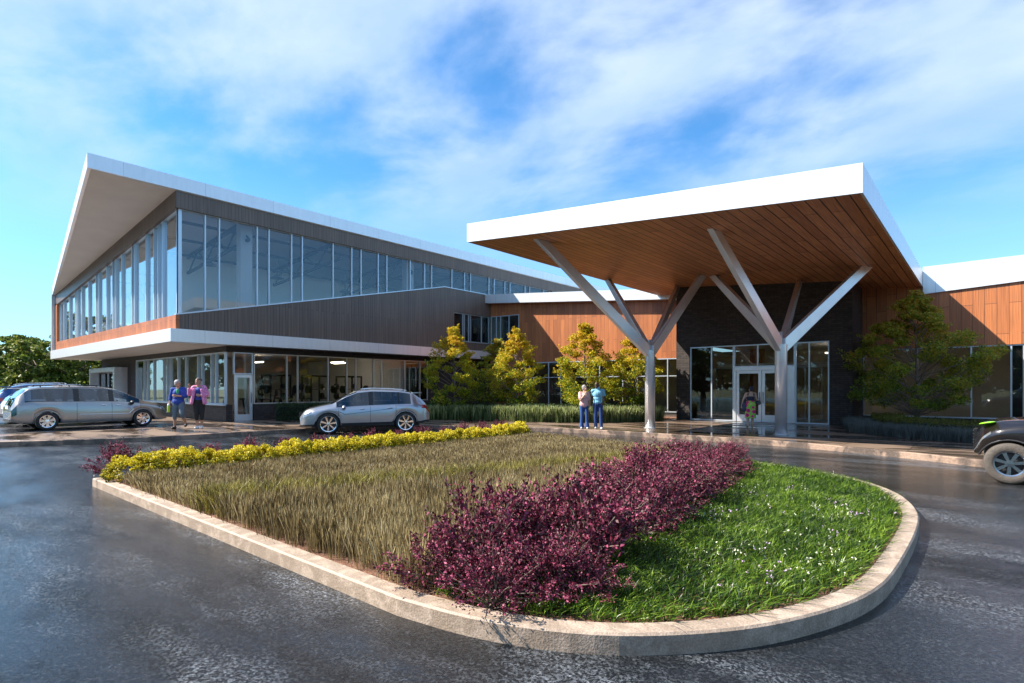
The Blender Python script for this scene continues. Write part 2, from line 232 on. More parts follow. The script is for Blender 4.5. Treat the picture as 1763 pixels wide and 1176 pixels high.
# ---------------------------------------------------------------- mesh helpers
ORG = {}
class MB:
    def __init__(s): s.v = []; s.f = []
    def add(s, vs, fs):
        o = len(s.v); s.v += [tuple(p) for p in vs]; s.f += [tuple(i+o for i in f) for f in fs]; return s
    def box(s, a, b):
        (x0, y0, z0), (x1, y1, z1) = a, b
        return s.add([(x0,y0,z0),(x1,y0,z0),(x1,y1,z0),(x0,y1,z0),(x0,y0,z1),(x1,y0,z1),(x1,y1,z1),(x0,y1,z1)],
                     [(0,3,2,1),(4,5,6,7),(0,1,5,4),(1,2,6,5),(2,3,7,6),(3,0,4,7)])
    def hexa(s, bot, top):
        n = len(bot)
        return s.add(list(bot)+list(top), [tuple(range(n))[::-1], tuple(range(n, 2*n))]+[(i, (i+1) % n, n+(i+1) % n, n+i) for i in range(n)])
    def prism(s, poly, axis, c0, c1):
        f = {'x': lambda p, c: (c, p[0], p[1]), 'y': lambda p, c: (p[0], c, p[1]), 'z': lambda p, c: (p[0], p[1], c)}[axis]
        return s.hexa([f(p, c0) for p in poly], [f(p, c1) for p in poly])
    def bar(s, a, b, w_, h_, up=(0, 0, 1)):
        a, b = Vector(a), Vector(b); d = (b-a).normalized(); sd_ = d.cross(Vector(up))
        if sd_.length < 1e-4: sd_ = d.cross(Vector((1, 0, 0)))
        sd_.normalize(); u_ = sd_.cross(d).normalized(); sd_ *= w_/2; u_ *= h_/2
        return s.hexa([a-sd_-u_, a+sd_-u_, a+sd_+u_, a-sd_+u_], [b-sd_-u_, b+sd_-u_, b+sd_+u_, b-sd_+u_])
    def tube(s, pts, rad, n=10, cap=True):
        pts = [Vector(p) for p in pts]; rad = rad if hasattr(rad, '__len__') else [rad]*len(pts); o = len(s.v); ref = None
        for i, p in enumerate(pts):
            d = (pts[min(i+1, len(pts)-1)]-pts[max(i-1, 0)]).normalized()
            if ref is None: ref = d.cross(Vector((0, 0, 1)) if abs(d.z) < .9 else Vector((1, 0, 0))).normalized()
            x = (ref-d*ref.dot(d)).normalized(); ref = x; y = d.cross(x)
            for k in range(n):
                a = 2*math.pi*k/n; s.v.append(tuple(p+(x*math.cos(a)+y*math.sin(a))*rad[i]))
        for i in range(len(pts)-1):
            for k in range(n): s.f.append((o+i*n+k, o+i*n+(k+1) % n, o+(i+1)*n+(k+1) % n, o+(i+1)*n+k))
        if cap: s.f.append(tuple(range(o+n-1, o-1, -1))); s.f.append(tuple(range(o+(len(pts)-1)*n, o+len(pts)*n)))
        return s
    def lathe(s, prof, c=(0, 0, 0), axis='z', n=24):
        o = len(s.v)
        for (r, h) in prof:
            for k in range(n):
                a = 2*math.pi*k/n; x, y = r*math.cos(a), r*math.sin(a)
                p = (x, y, h) if axis == 'z' else (x, h, y)
                s.v.append((c[0]+p[0], c[1]+p[1], c[2]+p[2]))
        for i in range(len(prof)-1):
            for k in range(n): s.f.append((o+i*n+k, o+i*n+(k+1) % n, o+(i+1)*n+(k+1) % n, o+(i+1)*n+k))
        return s
    def ell(s, c, r, n=12, m=8, rot=None):
        o = len(s.v); mt = Euler(rot).to_matrix() if rot else Matrix.Identity(3)
        for i in range(m+1):
            t_ = math.pi*i/m
            for k in range(n):
                a = 2*math.pi*k/n; p = mt @ Vector((r[0]*math.sin(t_)*math.cos(a), r[1]*math.sin(t_)*math.sin(a), r[2]*math.cos(t_)))
                s.v.append((c[0]+p.x, c[1]+p.y, c[2]+p.z))
        for i in range(m):
            for k in range(n): s.f.append((o+i*n+k, o+(i+1)*n+k, o+(i+1)*n+(k+1) % n, o+i*n+(k+1) % n))
        return s
    def cap(s, a, b, ra, rb, n=10, fx=1.0):
        """rounded tapered capsule (for bodies)"""
        a, b = Vector(a), Vector(b); d = (b-a); L_ = d.length
        if L_ < 1e-5: return s.ell(a, (ra, ra, ra))
        d /= L_; pts, rr = [], []
        for k in range(4): t_ = math.pi/2*(k/4); pts.append(a-d*ra*math.cos(t_)); rr.append(max(ra*math.sin(t_), .0005))
        pts.append(a); rr.append(ra); pts.append(b); rr.append(rb)
        for k in range(1, 5): t_ = math.pi/2*(k/4); pts.append(b+d*rb*math.sin(t_)); rr.append(max(rb*math.cos(t_), .0005))
        return s.tube(pts, rr, n)
    def build(s, name, m, parent=None, smooth=False, label=None, bev=0):
        o_ = ORG.get(parent.name, Vector((0, 0, 0))) if parent else Vector((0, 0, 0))
        me = bpy.data.meshes.new(name); me.from_pydata([(x-o_.x, y-o_.y, z-o_.z) for x, y, z in s.v], [], s.f)
        bm = bmesh.new(); bm.from_mesh(me); bmesh.ops.recalc_face_normals(bm, faces=bm.faces)
        if bev: bmesh.ops.bevel(bm, geom=list(bm.edges), offset=bev, segments=2, affect='EDGES', profile=.5)
        bm.to_mesh(me); bm.free()
        if m: me.materials.append(m)
        if smooth: me.polygons.foreach_set('use_smooth', [True]*len(me.polygons))
        ob = bpy.data.objects.new(name, me); COL.objects.link(ob)
        if parent: ob.parent = parent; ORG[ob.name] = o_
        if label: ob['label'] = label
        return ob
def npmesh(name, V, F, m, parent=None, smooth=False):
    V = np.asarray(V, dtype=np.float32).reshape(-1, 3); F = np.asarray(F, dtype=np.int32)
    if parent and parent.name in ORG: V = V-np.array(ORG[parent.name], dtype=np.float32)
    me = bpy.data.meshes.new(name); k = F.shape[1]
    me.vertices.add(len(V)); me.vertices.foreach_set('co', V.ravel()); me.loops.add(F.size); me.loops.foreach_set('vertex_index', F.ravel())
    me.polygons.add(len(F)); me.polygons.foreach_set('loop_start', np.arange(0, F.size, k, dtype=np.int32)); me.polygons.foreach_set('loop_total', np.full(len(F), k, dtype=np.int32))
    me.update(calc_edges=True); me.materials.append(m)
    if smooth: me.polygons.foreach_set('use_smooth', np.ones(len(F), dtype=bool))
    ob = bpy.data.objects.new(name, me); COL.objects.link(ob)
    if parent: ob.parent = parent
    return ob
def tag(o, label, cat, group=None):
    o['label'] = label; o['category'] = cat
    if group: o['group'] = group
    return o
def struct(o): o['kind'] = 'structure'; return o
def stuff(o, label, cat): tag(o, label, cat); o['kind'] = 'stuff'; return o
def thing(name, label, cat, loc=(0, 0, 0), group=None):
    o = bpy.data.objects.new(name, None); COL.objects.link(o); o.location = loc; o.empty_display_size = .3
    ORG[o.name] = Vector(loc); return tag(o, label, cat, group)
def copy_tree(o, parent=None):
    c = o.copy(); COL.objects.link(c)
    if parent: c.parent = parent
    for ch in list(o.children): copy_tree(ch, c)
    return c

# ---------------------------------------------------------------- ground, road, kerbs
def sheet(name, poly, z, m, thick=None):
    b = MB()
    if thick: b.prism(poly, 'z', z-thick, z)
    else: b.add([(x, y, z) for x, y in poly], [tuple(range(len(poly)))])
    return b.build(name, m)
struct(sheet('ground', [(-600, -500), (700, -500), (700, 900), (-600, 900)], -.03, M['lawn']))
struct(sheet('road', [(-21, -45), (45, -45), (45, 24), (-26, 24), (-26, 1), (-60, -6), (-60, -45)], 0.0, M['asphalt']))
kerb_line = [(-60, -4.0), (-34, -3.2), (-24.5, -.6), (-22.6, 1.2), (-21.75, 2.7), (-21.2, 3.6), (-20.6, 4.9), (-20.15, 6.5), (-20.1, 8.6), (-20.0, 11.0), (-19.2, 13.2),
             (-17.6, 15.3), (-15.9, 16.4), (-14.1, 17.2), (-11.0, 17.8), (-8.3, 17.75), (-5.3, 17.6), (-3.7, 17.3), (-1.5, 16.45), (-.1, 15.65), (1.5, 14.6), (4, 13.6), (9, 13.0), (30, 13.0)]
def smooth_line(p, it=2, closed=False):
    for _ in range(it):
        q = []
        n = len(p)
        rngi = range(n) if closed else range(n-1)
        if not closed: q.append(p[0])
        for i in rngi:
            a, b = p[i], p[(i+1) % n]
            q += [(a[0]*.75+b[0]*.25, a[1]*.75+b[1]*.25), (a[0]*.25+b[0]*.75, a[1]*.25+b[1]*.75)]
        if not closed: q.append(p[-1])
        p = q
    return p
def offset_line(p, d, closed=False):
    q = []; n = len(p)
    for i in range(n):
        a = Vector(p[(i-1) % n] if (closed or i) else p[0]); b = Vector(p[i]); c = Vector(p[(i+1) % n] if (closed or i < n-1) else p[-1])
        t1 = (b-a).normalized() if (b-a).length > 1e-6 else (c-b).normalized(); t2 = (c-b).normalized() if (c-b).length > 1e-6 else t1
        t_ = (t1+t2).normalized(); nn = Vector((-t_.y, t_.x)); k = 1/max(.5, nn.dot(Vector((-t1.y, t1.x))))
        q.append((b.x+nn.x*d*k, b.y+nn.y*d*k))
    return q
def ribbon(name, line, inner, z0, z1, m, closed=False, ch=.012):
    """kerb with a chamfered outer arris; line = outer edge, inner = inner edge"""
    b = MB(); n = len(line)
    sgn = offset_line(line, ch, closed); mid = Vector(inner[n//2])-Vector(line[n//2]); t_ = Vector(sgn[n//2])-Vector(line[n//2])
    if mid.dot(t_) < 0: sgn = offset_line(line, -ch, closed)
    rows = [[(x, y, z0) for x, y in line], [(x, y, z1-ch) for x, y in line], [(x, y, z1) for x, y in sgn], [(x, y, z1) for x, y in inner], [(x, y, z0) for x, y in inner]]
    for r in rows: b.v += r
    for j in range(4):
        for i in range(n if closed else n-1): b.f.append((j*n+i, j*n+(i+1) % n, (j+1)*n+(i+1) % n, (j+1)*n+i))
    return b.build(name, m)
kl = smooth_line(kerb_line, 2)
ki = offset_line(kl, .16)
struct(ribbon('plaza_kerb', kl, ki, -.02, .15, M['kerbd']))
struct(sheet('plaza_pavement', ki+[(30, 45), (-60, 45)], .146, M['pave']))
struct(sheet('parking_lot', [(-70, -3.2), (-34, -2.8), (-25.6, 0.6), (-25.2, 3.2), (-25.2, 8.3), (-26.5, 8.9), (-70, 8.9)], .152, M['lot']))

isl = [(-11.80, 2.66), (-3.35, 2.62), (-2.6, 2.72), (-1.95, 3.0), (-1.5, 3.38), (-1.12, 3.86), (-.84, 4.45), (-.67, 5.0), (-.59, 5.7), (-.58, 7.9), (-.70, 9.0),
       (-1.04, 10.2), (-1.7, 11.2), (-2.6, 11.9), (-3.9, 12.5), (-6.5, 13.25), (-9.2, 13.95), (-11.2, 14.5), (-11.75, 14.3), (-11.9, 13.6)]
isl_s = [isl[0]] + smooth_line(isl[1:-1], 2) + [isl[-1]]
isl_in = offset_line(isl_s, .165, True)
struct(ribbon('island_kerb', isl_s, isl_in, -.02, .14, M['kerb'], True, .015))
struct(sheet('island_soil', isl_in, .118, M['soil']))

# ---------------------------------------------------------------- two storey building
def window(parent, P0, P1, ts, z0, z1, name='window', fr=.05, dep=.09, m=None, gm=None, transoms=(), zt0=None, zt1=None, wide=()):
    """glazed strip from P0 to P1 (plan); ts = mullion distances; z0,z1 heights at P0; zt0,zt1 heights at P1"""
    m = m or M['alu']; gm = gm or M['glass']; P0, P1 = Vector(P0), Vector(P1); d = (P1-P0); Ln = d.length; d /= Ln; nrm = Vector((d.y, -d.x))
    zb = lambda t_: z0+(z0 if zt0 is None else zt0)*t_/Ln-z0*t_/Ln
    zt = lambda t_: z1+((z1 if zt1 is None else zt1)-z1)*t_/Ln
    def pt(t_, off, z): q = P0+d*t_+nrm*off; return (q.x, q.y, z)
    def bar(b, ta, tb, za, zb_, zc, zd, o0, o1): b.hexa([pt(ta, o0, za), pt(ta, o1, za), pt(tb, o1, zb_), pt(tb, o0, zb_)], [pt(ta, o0, zc), pt(ta, o1, zc), pt(tb, o1, zd), pt(tb, o0, zd)])
    b = MB(); bar(b, 0, Ln, zb(0), zb(Ln), zb(0)+fr, zb(Ln)+fr, -dep/2, dep/2); bar(b, 0, Ln, zt(0)-fr, zt(Ln)-fr, zt(0), zt(Ln), -dep/2, dep/2)
    for ta, tb in ((0, fr), (Ln-fr, Ln)): bar(b, ta, tb, zb(ta)+fr, zb(tb)+fr, zt(ta)-fr, zt(tb)-fr, -dep/2, dep/2)
    wn = b.build(name, m, parent)
    for zz_, ta, tb in transoms:
        b = MB(); bar(b, max(ta, fr), min(tb, Ln-fr), zz_-.025, zz_-.025, zz_+.025, zz_+.025, -dep*.3, dep*.3); b.build('transom', m, wn)
    for t_ in ts:
        b = MB(); hw = fr/2; bar(b, t_-hw, t_+hw, zb(t_)+fr, zb(t_)+fr, zt(t_)-fr, zt(t_)-fr, -dep*.45, dep*.62); b.build('mullion', m, wn)
    ed = [0]+sorted(ts)+[Ln]
    for a, c in zip(ed[:-1], ed[1:]):
        if c-a < .04: continue
        b = MB(); a_, c_ = a+fr/2*(a > 0), c-fr/2*(c < Ln)
        bar(b, a_, c_, zb(a_)+fr*.5, zb(c_)+fr*.5, zt(a_)-fr*.5, zt(c_)-fr*.5, -.008, .004); b.build('pane', gm, wn)
    return wn

G1 = thing('sports_building', 'two storey sports hall with sloped white roof, glazed upper floor and dark brick base', 'building', (-37, 30, 0))
# roof
bot = [(-26.1, 5.72, 10.1), (-26.1, 62, 10.1), (-48.3, 62, 8.0), (-48.3, 8.66, 8.0)]
zr1 = lambda u: 8.0+2.1*(u+48.3)/22.2
HOLES = []
def holed(b, us, vs, dz0, dz1, near=None):
    for ua, ub in zip(us[:-1], us[1:]):
        for va, vb in zip(vs[:-1], vs[1:]):
            if any(ua >= h[0]-.01 and ub <= h[1]+.01 and va >= h[2]-.01 and vb <= h[3]+.01 for h in HOLES): continue
            q = [(ub, va), (ub, vb), (ua, vb), (ua, va)]
            if near and va == vs[0]: q[0] = (ub, near(ub)); q[3] = (ua, near(ua))
            b.hexa([(u, v, zr1(u)+dz0) for u, v in q], [(u, v, zr1(u)+dz1) for u, v in q])
    return b
nearl = lambda u: 8.66+(5.72-8.66)*(u+48.3)/22.2
US = [-48.3, -44, -40, -37.5, -33, -32.5, -31.3, -26.1]; VS = [8.66, 12.5, 19, 26, 33, 35, 42, 62]
roof = holed(MB(), US, VS, 0, .57, nearl).build('roof', M['white'], G1)
US2 = [-48.2]+US[1:-1]+[-26.18]; VS2 = [8.7]+VS[1:-1]+[61.9]
holed(MB(), US2, VS2, -.014, -.003, lambda u: nearl(u)+.12).build('soffit', M['cream'], roof)
MB().box((-48.5, 8.62, 3.66), (-48.3, 9.5, 8.06)).build('end_fin', M['alu'], G1)
# floor slab with its white edge
slab = MB().box((-48.3, 8.56, 3.66), (-26.06, 28.45, 4.21)).build('floor_slab', M['white'], G1)
MB().box((-48.2, 8.66, 3.648), (-26.9, 28.4, 3.657)).build('slab_soffit', M['cream'], slab)
MB().box((-46.5, 10, 4.213), (-28, 60, 4.24)).build('hall_floor', M['infloor'], G1)
# cladding: side bands, front guard and front band
b = MB(); b.prism([(-48.3, 4.21), (-26.2, 4.21), (-26.2, 4.81), (-48.3, 4.81)], 'y', 8.8, 8.95)
b.box((-48.3, 8.8, 4.81), (-47.75, 8.95, 7.4))
b.build('timber_band', M['wood'], G1)
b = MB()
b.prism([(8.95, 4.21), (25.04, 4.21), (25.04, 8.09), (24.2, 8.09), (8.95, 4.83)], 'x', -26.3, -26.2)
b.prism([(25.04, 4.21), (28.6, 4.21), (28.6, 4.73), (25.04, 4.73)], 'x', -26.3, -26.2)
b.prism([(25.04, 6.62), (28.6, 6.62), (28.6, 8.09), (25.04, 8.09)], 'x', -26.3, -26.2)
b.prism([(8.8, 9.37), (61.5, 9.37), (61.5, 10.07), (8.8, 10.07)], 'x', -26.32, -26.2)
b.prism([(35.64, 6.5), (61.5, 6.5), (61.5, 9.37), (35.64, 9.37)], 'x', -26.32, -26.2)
b.prism([(-48.3, 7.28), (-26.32, 9.37-.0113), (-26.32, 10.085-.0113), (-48.3, 7.99)], 'y', 8.8, 8.95)  # band above the side glass, given the shade-toned boarding instead of lit timber
guard = b.build('boarding', M['shadewood'], G1)
b = MB(); b.prism([(8.8, 4.80), (24.2, 8.09), (28.5, 8.09), (28.5, 8.14), (24.2, 8.14), (8.8, 4.86)], 'x', -26.36, -26.17); b.build('coping', M['alu'], guard)
fv = [10.03, 10.63, 12.34, 12.91, 14.06, 14.63, 16.37, 17.51, 18.1, 19.24, 19.84, 21.55, 22.68, 23.25, 24.97, 26.12, 26.69, 28.49, 29.04, 30.17, 30.75, 32.47, 33.02, 34.77]
window(G1, (-26.42, 8.95), (-26.42, 35.64), [v-8.95 for v in fv], 4.78, 9.40, dep=.14)
su = [-28.2, -28.76, -29.3, -30.38, -32.06, -32.5, -34.14, -35.2, -35.7, -36.81, -38.38, -38.88, -40.47, -42.0, -43.07, -43.52, -45.04, -46.55]
window(G1, (-47.75, 9.02), (-26.5, 9.02), [u+47.75 for u in su], 4.78, 7.40, zt1=9.40, dep=.16, fr=.06, gm=M['glasss'])
MB().box((-26.5, 8.95, 4.8), (-26.36, 9.09, 9.4)).build('corner_post', M['alu'], G1)
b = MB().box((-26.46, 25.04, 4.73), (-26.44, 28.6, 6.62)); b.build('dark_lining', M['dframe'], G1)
window(G1, (-26.34, 25.04), (-26.34, 28.45), [25.93-25.04, 26.47-25.04, 27.71-25.04], 4.75, 6.60, gm=M['glassd'], fr=.04)
# hall inside
tw = bpy.data.materials.new('added translucent panel'); tw.use_nodes = True; _t = tw.node_tree; _d = _t.nodes.new('ShaderNodeBsdfTranslucent'); _d.inputs[0].default_value = (.80, .78, .76, 1)
_t.nodes['Principled BSDF'].inputs['Base Color'].default_value = (.8, .8, .8, 1); _m = _t.nodes.new('ShaderNodeMixShader'); _m.inputs[0].default_value = .45
_t.links.new(_t.nodes['Principled BSDF'].outputs[0], _m.inputs[1]); _t.links.new(_d.outputs[0], _m.inputs[2]); _t.links.new(_m.outputs[0], _t.nodes['Material Output'].inputs[0])
MB().add([(-46.9, 9.2, 4.24), (-46.9, 60, 4.24), (-46.9, 60, 8.0), (-46.9, 9.2, 8.0)], [(0, 1, 2, 3)]).build('added_daylight_wall', tw, G1)  # invented translucent wall, added to let sun through and brighten the hall
MB().box((-34.7, 10.6, 4.24), (-34.5, 60, 9.15)).build('inner_wall', M['inwhite'], G1)
holed(MB(), [-48]+US[1:-1]+[-26.5], [9.2]+VS[1:-1]+[60], -.14, -.11).build('hall_ceiling', M['inceil'], G1)
for v in (12.2, 17.2, 22.2, 27.5, 33):
    b = MB(); zt = lambda u: 9.95-.0915*(-26.5-u)-.12; ua, ub = -26.9, -46.6
    b.bar((ua, v, zt(ua)), (ub, v, zt(ub)), .14, .16); b.bar((ua, v, zt(ua)-1.0), (ub, v, zt(ub)-.75), .12, .12)
    k = 8
    for i in range(k):
        a = ua+(ub-ua)*i/k; c = ua+(ub-ua)*(i+.5)/k; e = ua+(ub-ua)*(i+1)/k
        b.bar((a, v, zt(a)-.95), (c, v, zt(c)), .06, .06); b.bar((c, v, zt(c)), (e, v, zt(e)-.85), .06, .06)
    b.build('roof_truss', M['truss'], G1)
b = MB()
for u in (-28.5, -31, -33.5, -36, -38.5, -41): b.bar((u, 9.3, 9.95-.0915*(-26.5-u)-.35), (u, 36, 9.95-.0915*(-26.5-u)-.35), .1, .12)
b.build('purlins', M['truss'], G1)
for v in (12.2, 22.2): MB().box((-27.6, v-.28, 4.24), (-27.15, v+.28, 9.8)).build('column', M['inceil'], G1)
# ground floor brick and glass
b = MB()
b.box((-46.9, 11.1, .1), (-39.6, 11.4, 3.65)); b.box((-39.6, 11.1, .1), (-26.8, 11.4, .93)); b.box((-39.6, 11.1, 3.38), (-26.8, 11.4, 3.65))
b.box((-47.0, 11.4, .1), (-46.7, 28.4, 3.65))
b.box((-27.1, 12.4, .1), (-26.8, 23.4, .93)); b.box((-27.1, 11.4, 3.38), (-26.8, 29.2, 3.65)); b.box((-27.1, 23.4, .1), (-26.8, 29.2, 3.38))
b.build('brick_wall', M['brick'], G1)
gs = [-38.14, -37.53, -36.45, -34.9, -34.34, -33.85, -32.75, -31.68, -30.09, -29.59, -28.48, -27.94]
wv = window(G1, (-39.6, 11.16), (-26.95, 11.16), [u+39.6 for u in gs], .93, 3.38, gm=M['glass'], dep=.12)
MB().box((-39.6, 10.96, .88), (-26.8, 11.09, .94)).build('sill', M['alu'], wv)
gf = [14.07, 14.65, 16.38, 17.52, 18.1, 19.27, 19.84, 21.55, 22.71]
window(G1, (-26.88, 12.4), (-26.88, 23.36), [v-12.4 for v in gf], .93, 3.38, gm=M['glassd'], m=mat('warm aluminium', (.55, .50, .44), .35, metal=.4), dep=.12)
window(G1, (-26.88, 11.46), (-26.88, 12.36), [], 2.35, 3.38, gm=M['glassd'], dep=.12)
def glazed_door(parent, P0, P1, z0, z1, stile=.1, rail=.26, hand=1, m=None, gm=None):
    m = m or M['steel']; P0, P1 = Vector(P0), Vector(P1); d = (P1-P0); Ln = d.length; d /= Ln; nrm = Vector((d.y, -d.x))
    def bx(b, ta, tb, za, zb, o0=-.03, o1=.03):
        q = [P0+d*ta+nrm*o0, P0+d*ta+nrm*o1, P0+d*tb+nrm*o1, P0+d*tb+nrm*o0]; b.hexa([(p.x, p.y, za) for p in q], [(p.x, p.y, zb) for p in q])
    b = MB(); bx(b, 0, stile, z0, z1); bx(b, Ln-stile, Ln, z0, z1); bx(b, stile, Ln-stile, z0, z0+rail); bx(b, stile, Ln-stile, z1-stile, z1)
    dr = b.build('door', m, parent)
    b = MB(); bx(b, stile, Ln-stile, z0+rail, z1-stile, -.006, .006); b.build('pane', gm or M['glassd'], dr)
    t_ = Ln-stile/2 if hand > 0 else stile/2; b = MB(); q0 = P0+d*t_+nrm*.09
    b.tube([(q0.x, q0.y, z0+.85), (q0.x, q0.y, z0+1.35)], .016, 8); q1 = P0+d*t_
    for zz_ in (.9, 1.3): b.tube([(q0.x, q0.y, z0+zz_), (q1.x, q1.y, z0+zz_)], .01, 6)
    b.build('handle', M['dframe'], dr); return dr
glazed_door(G1, (-26.86, 11.5), (-26.86, 12.34), .15, 2.33, .14, .3)
# projecting portal at the far end of the side wall
b = MB(); b.box((-46.95, 10.4, .15), (-46.7, 11.1, 3.0)); b.box((-41.55, 10.4, .15), (-41.2, 11.1, 3.0)); b.box((-46.7, 10.4, 2.72), (-41.55, 11.1, 3.0))
por = b.build('portal', M['steel'], G1)
window(G1, (-46.6, 10.95), (-41.6, 10.95), [1.4, 2.3, 3.4], .2, 2.7, gm=M['glassd'], m=M['dframe'])
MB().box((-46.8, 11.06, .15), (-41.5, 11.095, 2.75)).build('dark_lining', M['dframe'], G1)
# rooms behind the ground floor glass
MB().box((-46.6, 11.5, .155), (-27.2, 28.2, .175)).build('gym_floor', mat('gym floor', (.20, .17, .15), .4, var=.1, vscale=2), G1)
MB().box((-38.2, 11.8, .18), (-38, 28.2, 3.6)).build('inner_wall', M['inwarm'], G1)
MB().box((-46.6, 28.25, .18), (-27.1, 28.38, 3.6)).build('inner_wall', M['inwarm'], G1)
MB().box((-37.9, 21.5, .18), (-27.2, 21.7, 3.6)).build('inner_wall', M['inwhite'], G1)
MB().box((-46.6, 14.5, .18), (-38.3, 14.7, 3.6)).build('inner_wall', M['inwhite'], G1)
for u in (-36, -31.5):
    MB().box((u, 14.0, .18), (u+.3, 14.3, 3.64)).build('column', M['inwhite'], G1)
for k, (u, v) in enumerate([(-29.5, 18.6), (-30.5, 19.4), (-33, 15.5)]):
    MB().box((u-.6, v-.06, 3.2), (u+.6, v+.06, 3.26)).build('ceiling_light', M['lampglow'], G1)

# ---------------------------------------------------------------- entrance building (one storey)
G2 = thing('entrance_building', 'one storey wing with orange timber cladding and dark brick round the glass doors', 'building', (-8, 29, 0))
def wseg(b, p0, p1, za0, za1, zb0, zb1, t_=.25):
    a, c = Vector(p0), Vector(p1); d = (c-a).normalized(); n_ = Vector((-d.y, d.x))*t_
    b.hexa([(a.x, a.y, za0), (c.x, c.y, zb0), (c.x+n_.x, c.y+n_.y, zb0), (a.x+n_.x, a.y+n_.y, za0)], [(a.x, a.y, za1), (c.x, c.y, zb1), (c.x+n_.x, c.y+n_.y, zb1), (a.x+n_.x, a.y+n_.y, za1)])
C0, C1 = (-26.15, 28.45), (-11.75, 29.9)
cl = lambda t_: (C0[0]+(C1[0]-C0[0])*t_, C0[1]+(C1[1]-C0[1])*t_)
zc = lambda t_: 7.52+(6.5-7.52)*t_
b = MB(); t1 = .165
wseg(b, cl(0), cl(t1), .1, 4.73, .1, 4.73); wseg(b, cl(0), cl(t1), 6.62, zc(0), 6.62, zc(t1)); wseg(b, cl(t1), cl(1), 3.38, zc(t1), 3.38, zc(1))
b.build('timber_wall', M['wood'], G2)
b = MB(); wseg(b, cl(t1), cl(1), .1, .32, .1, .32); wseg(b, cl(t1), cl(.22), .32, 3.38, .32, 3.38); b.build('brick_plinth', M['brick'], G2)
window(G2, cl(.005), cl(t1), [.45, .8, 1.5], 4.74, 6.61, gm=M['glassd'], fr=.04)
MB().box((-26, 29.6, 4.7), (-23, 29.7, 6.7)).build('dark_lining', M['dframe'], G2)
dl = (Vector(cl(.22))-Vector(cl(1))).length
window(G2, cl(.22), cl(1), [1.5, 2.4, 4.2, 5.1, 6.6, 7.5, 8.3, 9.3, 10.6], .33, 3.37, gm=M['glassd'], transoms=[(2.38, 0, dl)])
b = MB(); t_ = [(-26.19, 27.95), (-11.0, 29.45), (-11.0, 60), (-26.19, 60)]; zz_ = [7.5, 6.46, 6.46, 7.5]
b.hexa([(x, y, z) for (x, y), z in zip(t_, zz_)], [(x, y, z+.6) for (x, y), z in zip(t_, zz_)]); b.build('roof', M['white'], G2)
# brick block
top = lambda u: 5.92+.0805*(-2.05-u)+.08
b = MB(); wseg(b, (-11.75, 26.4), (-11.08, 26.4), .1, top(-11.75), .1, top(-11.08), .35); wseg(b, (-5.04, 26.4), (-4.2, 26.4), .1, top(-5.04), .1, top(-4.2), .35)
wseg(b, (-11.08, 26.4), (-5.04, 26.4), 3.69, top(-11.08), 3.69, top(-5.04), .35)
b.box((-11.75, 26.75, .1), (-11.4, 30.2, 6.4)); b.box((-4.55, 26.75, .1), (-4.2, 28.95, top(-4.2))); b.build('brick_wall', M['brick'], G2)
ew = window(G2, (-11.07, 26.5), (-8.98, 26.5), [1.05], .16, 3.68, gm=M['glassd'])
window(G2, (-6.36, 26.5), (-5.05, 26.5), [.55], .16, 3.68, gm=M['glassd'])
window(G2, (-8.97, 26.5), (-6.37, 26.5), [1.05, 2.05], 2.66, 3.68, gm=M['glassd'])
MB().box((-8.97, 26.44, .16), (-8.88, 26.56, 2.66)).build('door_frame', M['steel'], G2)
MB().box((-6.62, 26.44, .16), (-6.37, 26.56, 2.66)).build('door_frame', M['steel'], G2)
MB().box((-8.88, 26.44, 2.5), (-6.62, 26.56, 2.66)).build('door_frame', M['steel'], G2)
glazed_door(G2, (-8.87, 26.5), (-7.76, 26.5), .16, 2.49, .13, .32, 1)
glazed_door(G2, (-7.74, 26.5), (-6.63, 26.5), .16, 2.49, .13, .32, -1)
# lobby and vestibule inside
MB().box((-11.3, 26.8, .155), (-4.6, 36, .17)).build('lobby_floor', M['infloor'], G2)
MB().box((-11.3, 30.2, 3.9), (-4.6, 36, 4.0)).build('lobby_ceiling', M['inceil'], G2)
MB().box((-26.6, 29.3, .17), (-26.4, 36, 4.0)).build('inner_wall', M['inwarm'], G2)
MB().box((-26.6, 36, .17), (14, 36.2, 4.0)).build('inner_wall', M['inwarm'], G2)
MB().box((-10.7, 29.2, 2.78), (-5.2, 29.35, 2.93)).build('reflection_beam', M['inwhite'], G2)  # added pale bar standing in for the canopy soffit mirrored in the glass
window(G2, (-10.9, 29.3), (-4.9, 29.3), [1.2, 2.3, 3.3, 4.3, 5.0], .18, 2.75, gm=M['glassd'], fr=.06)
MB().box((-6.1, 31, 3.4), (-5.0, 31.1, 3.46)).build('ceiling_light', M['lampglow'], G2)
MB().box((-6.1, 32, 3.4), (-5.0, 32.1, 3.46)).build('ceiling_light', M['lampglow'], G2)
MB().box((-10.3, 33, .17), (-9.6, 33.4, 3.9)).build('column', M['woodr'], G2)
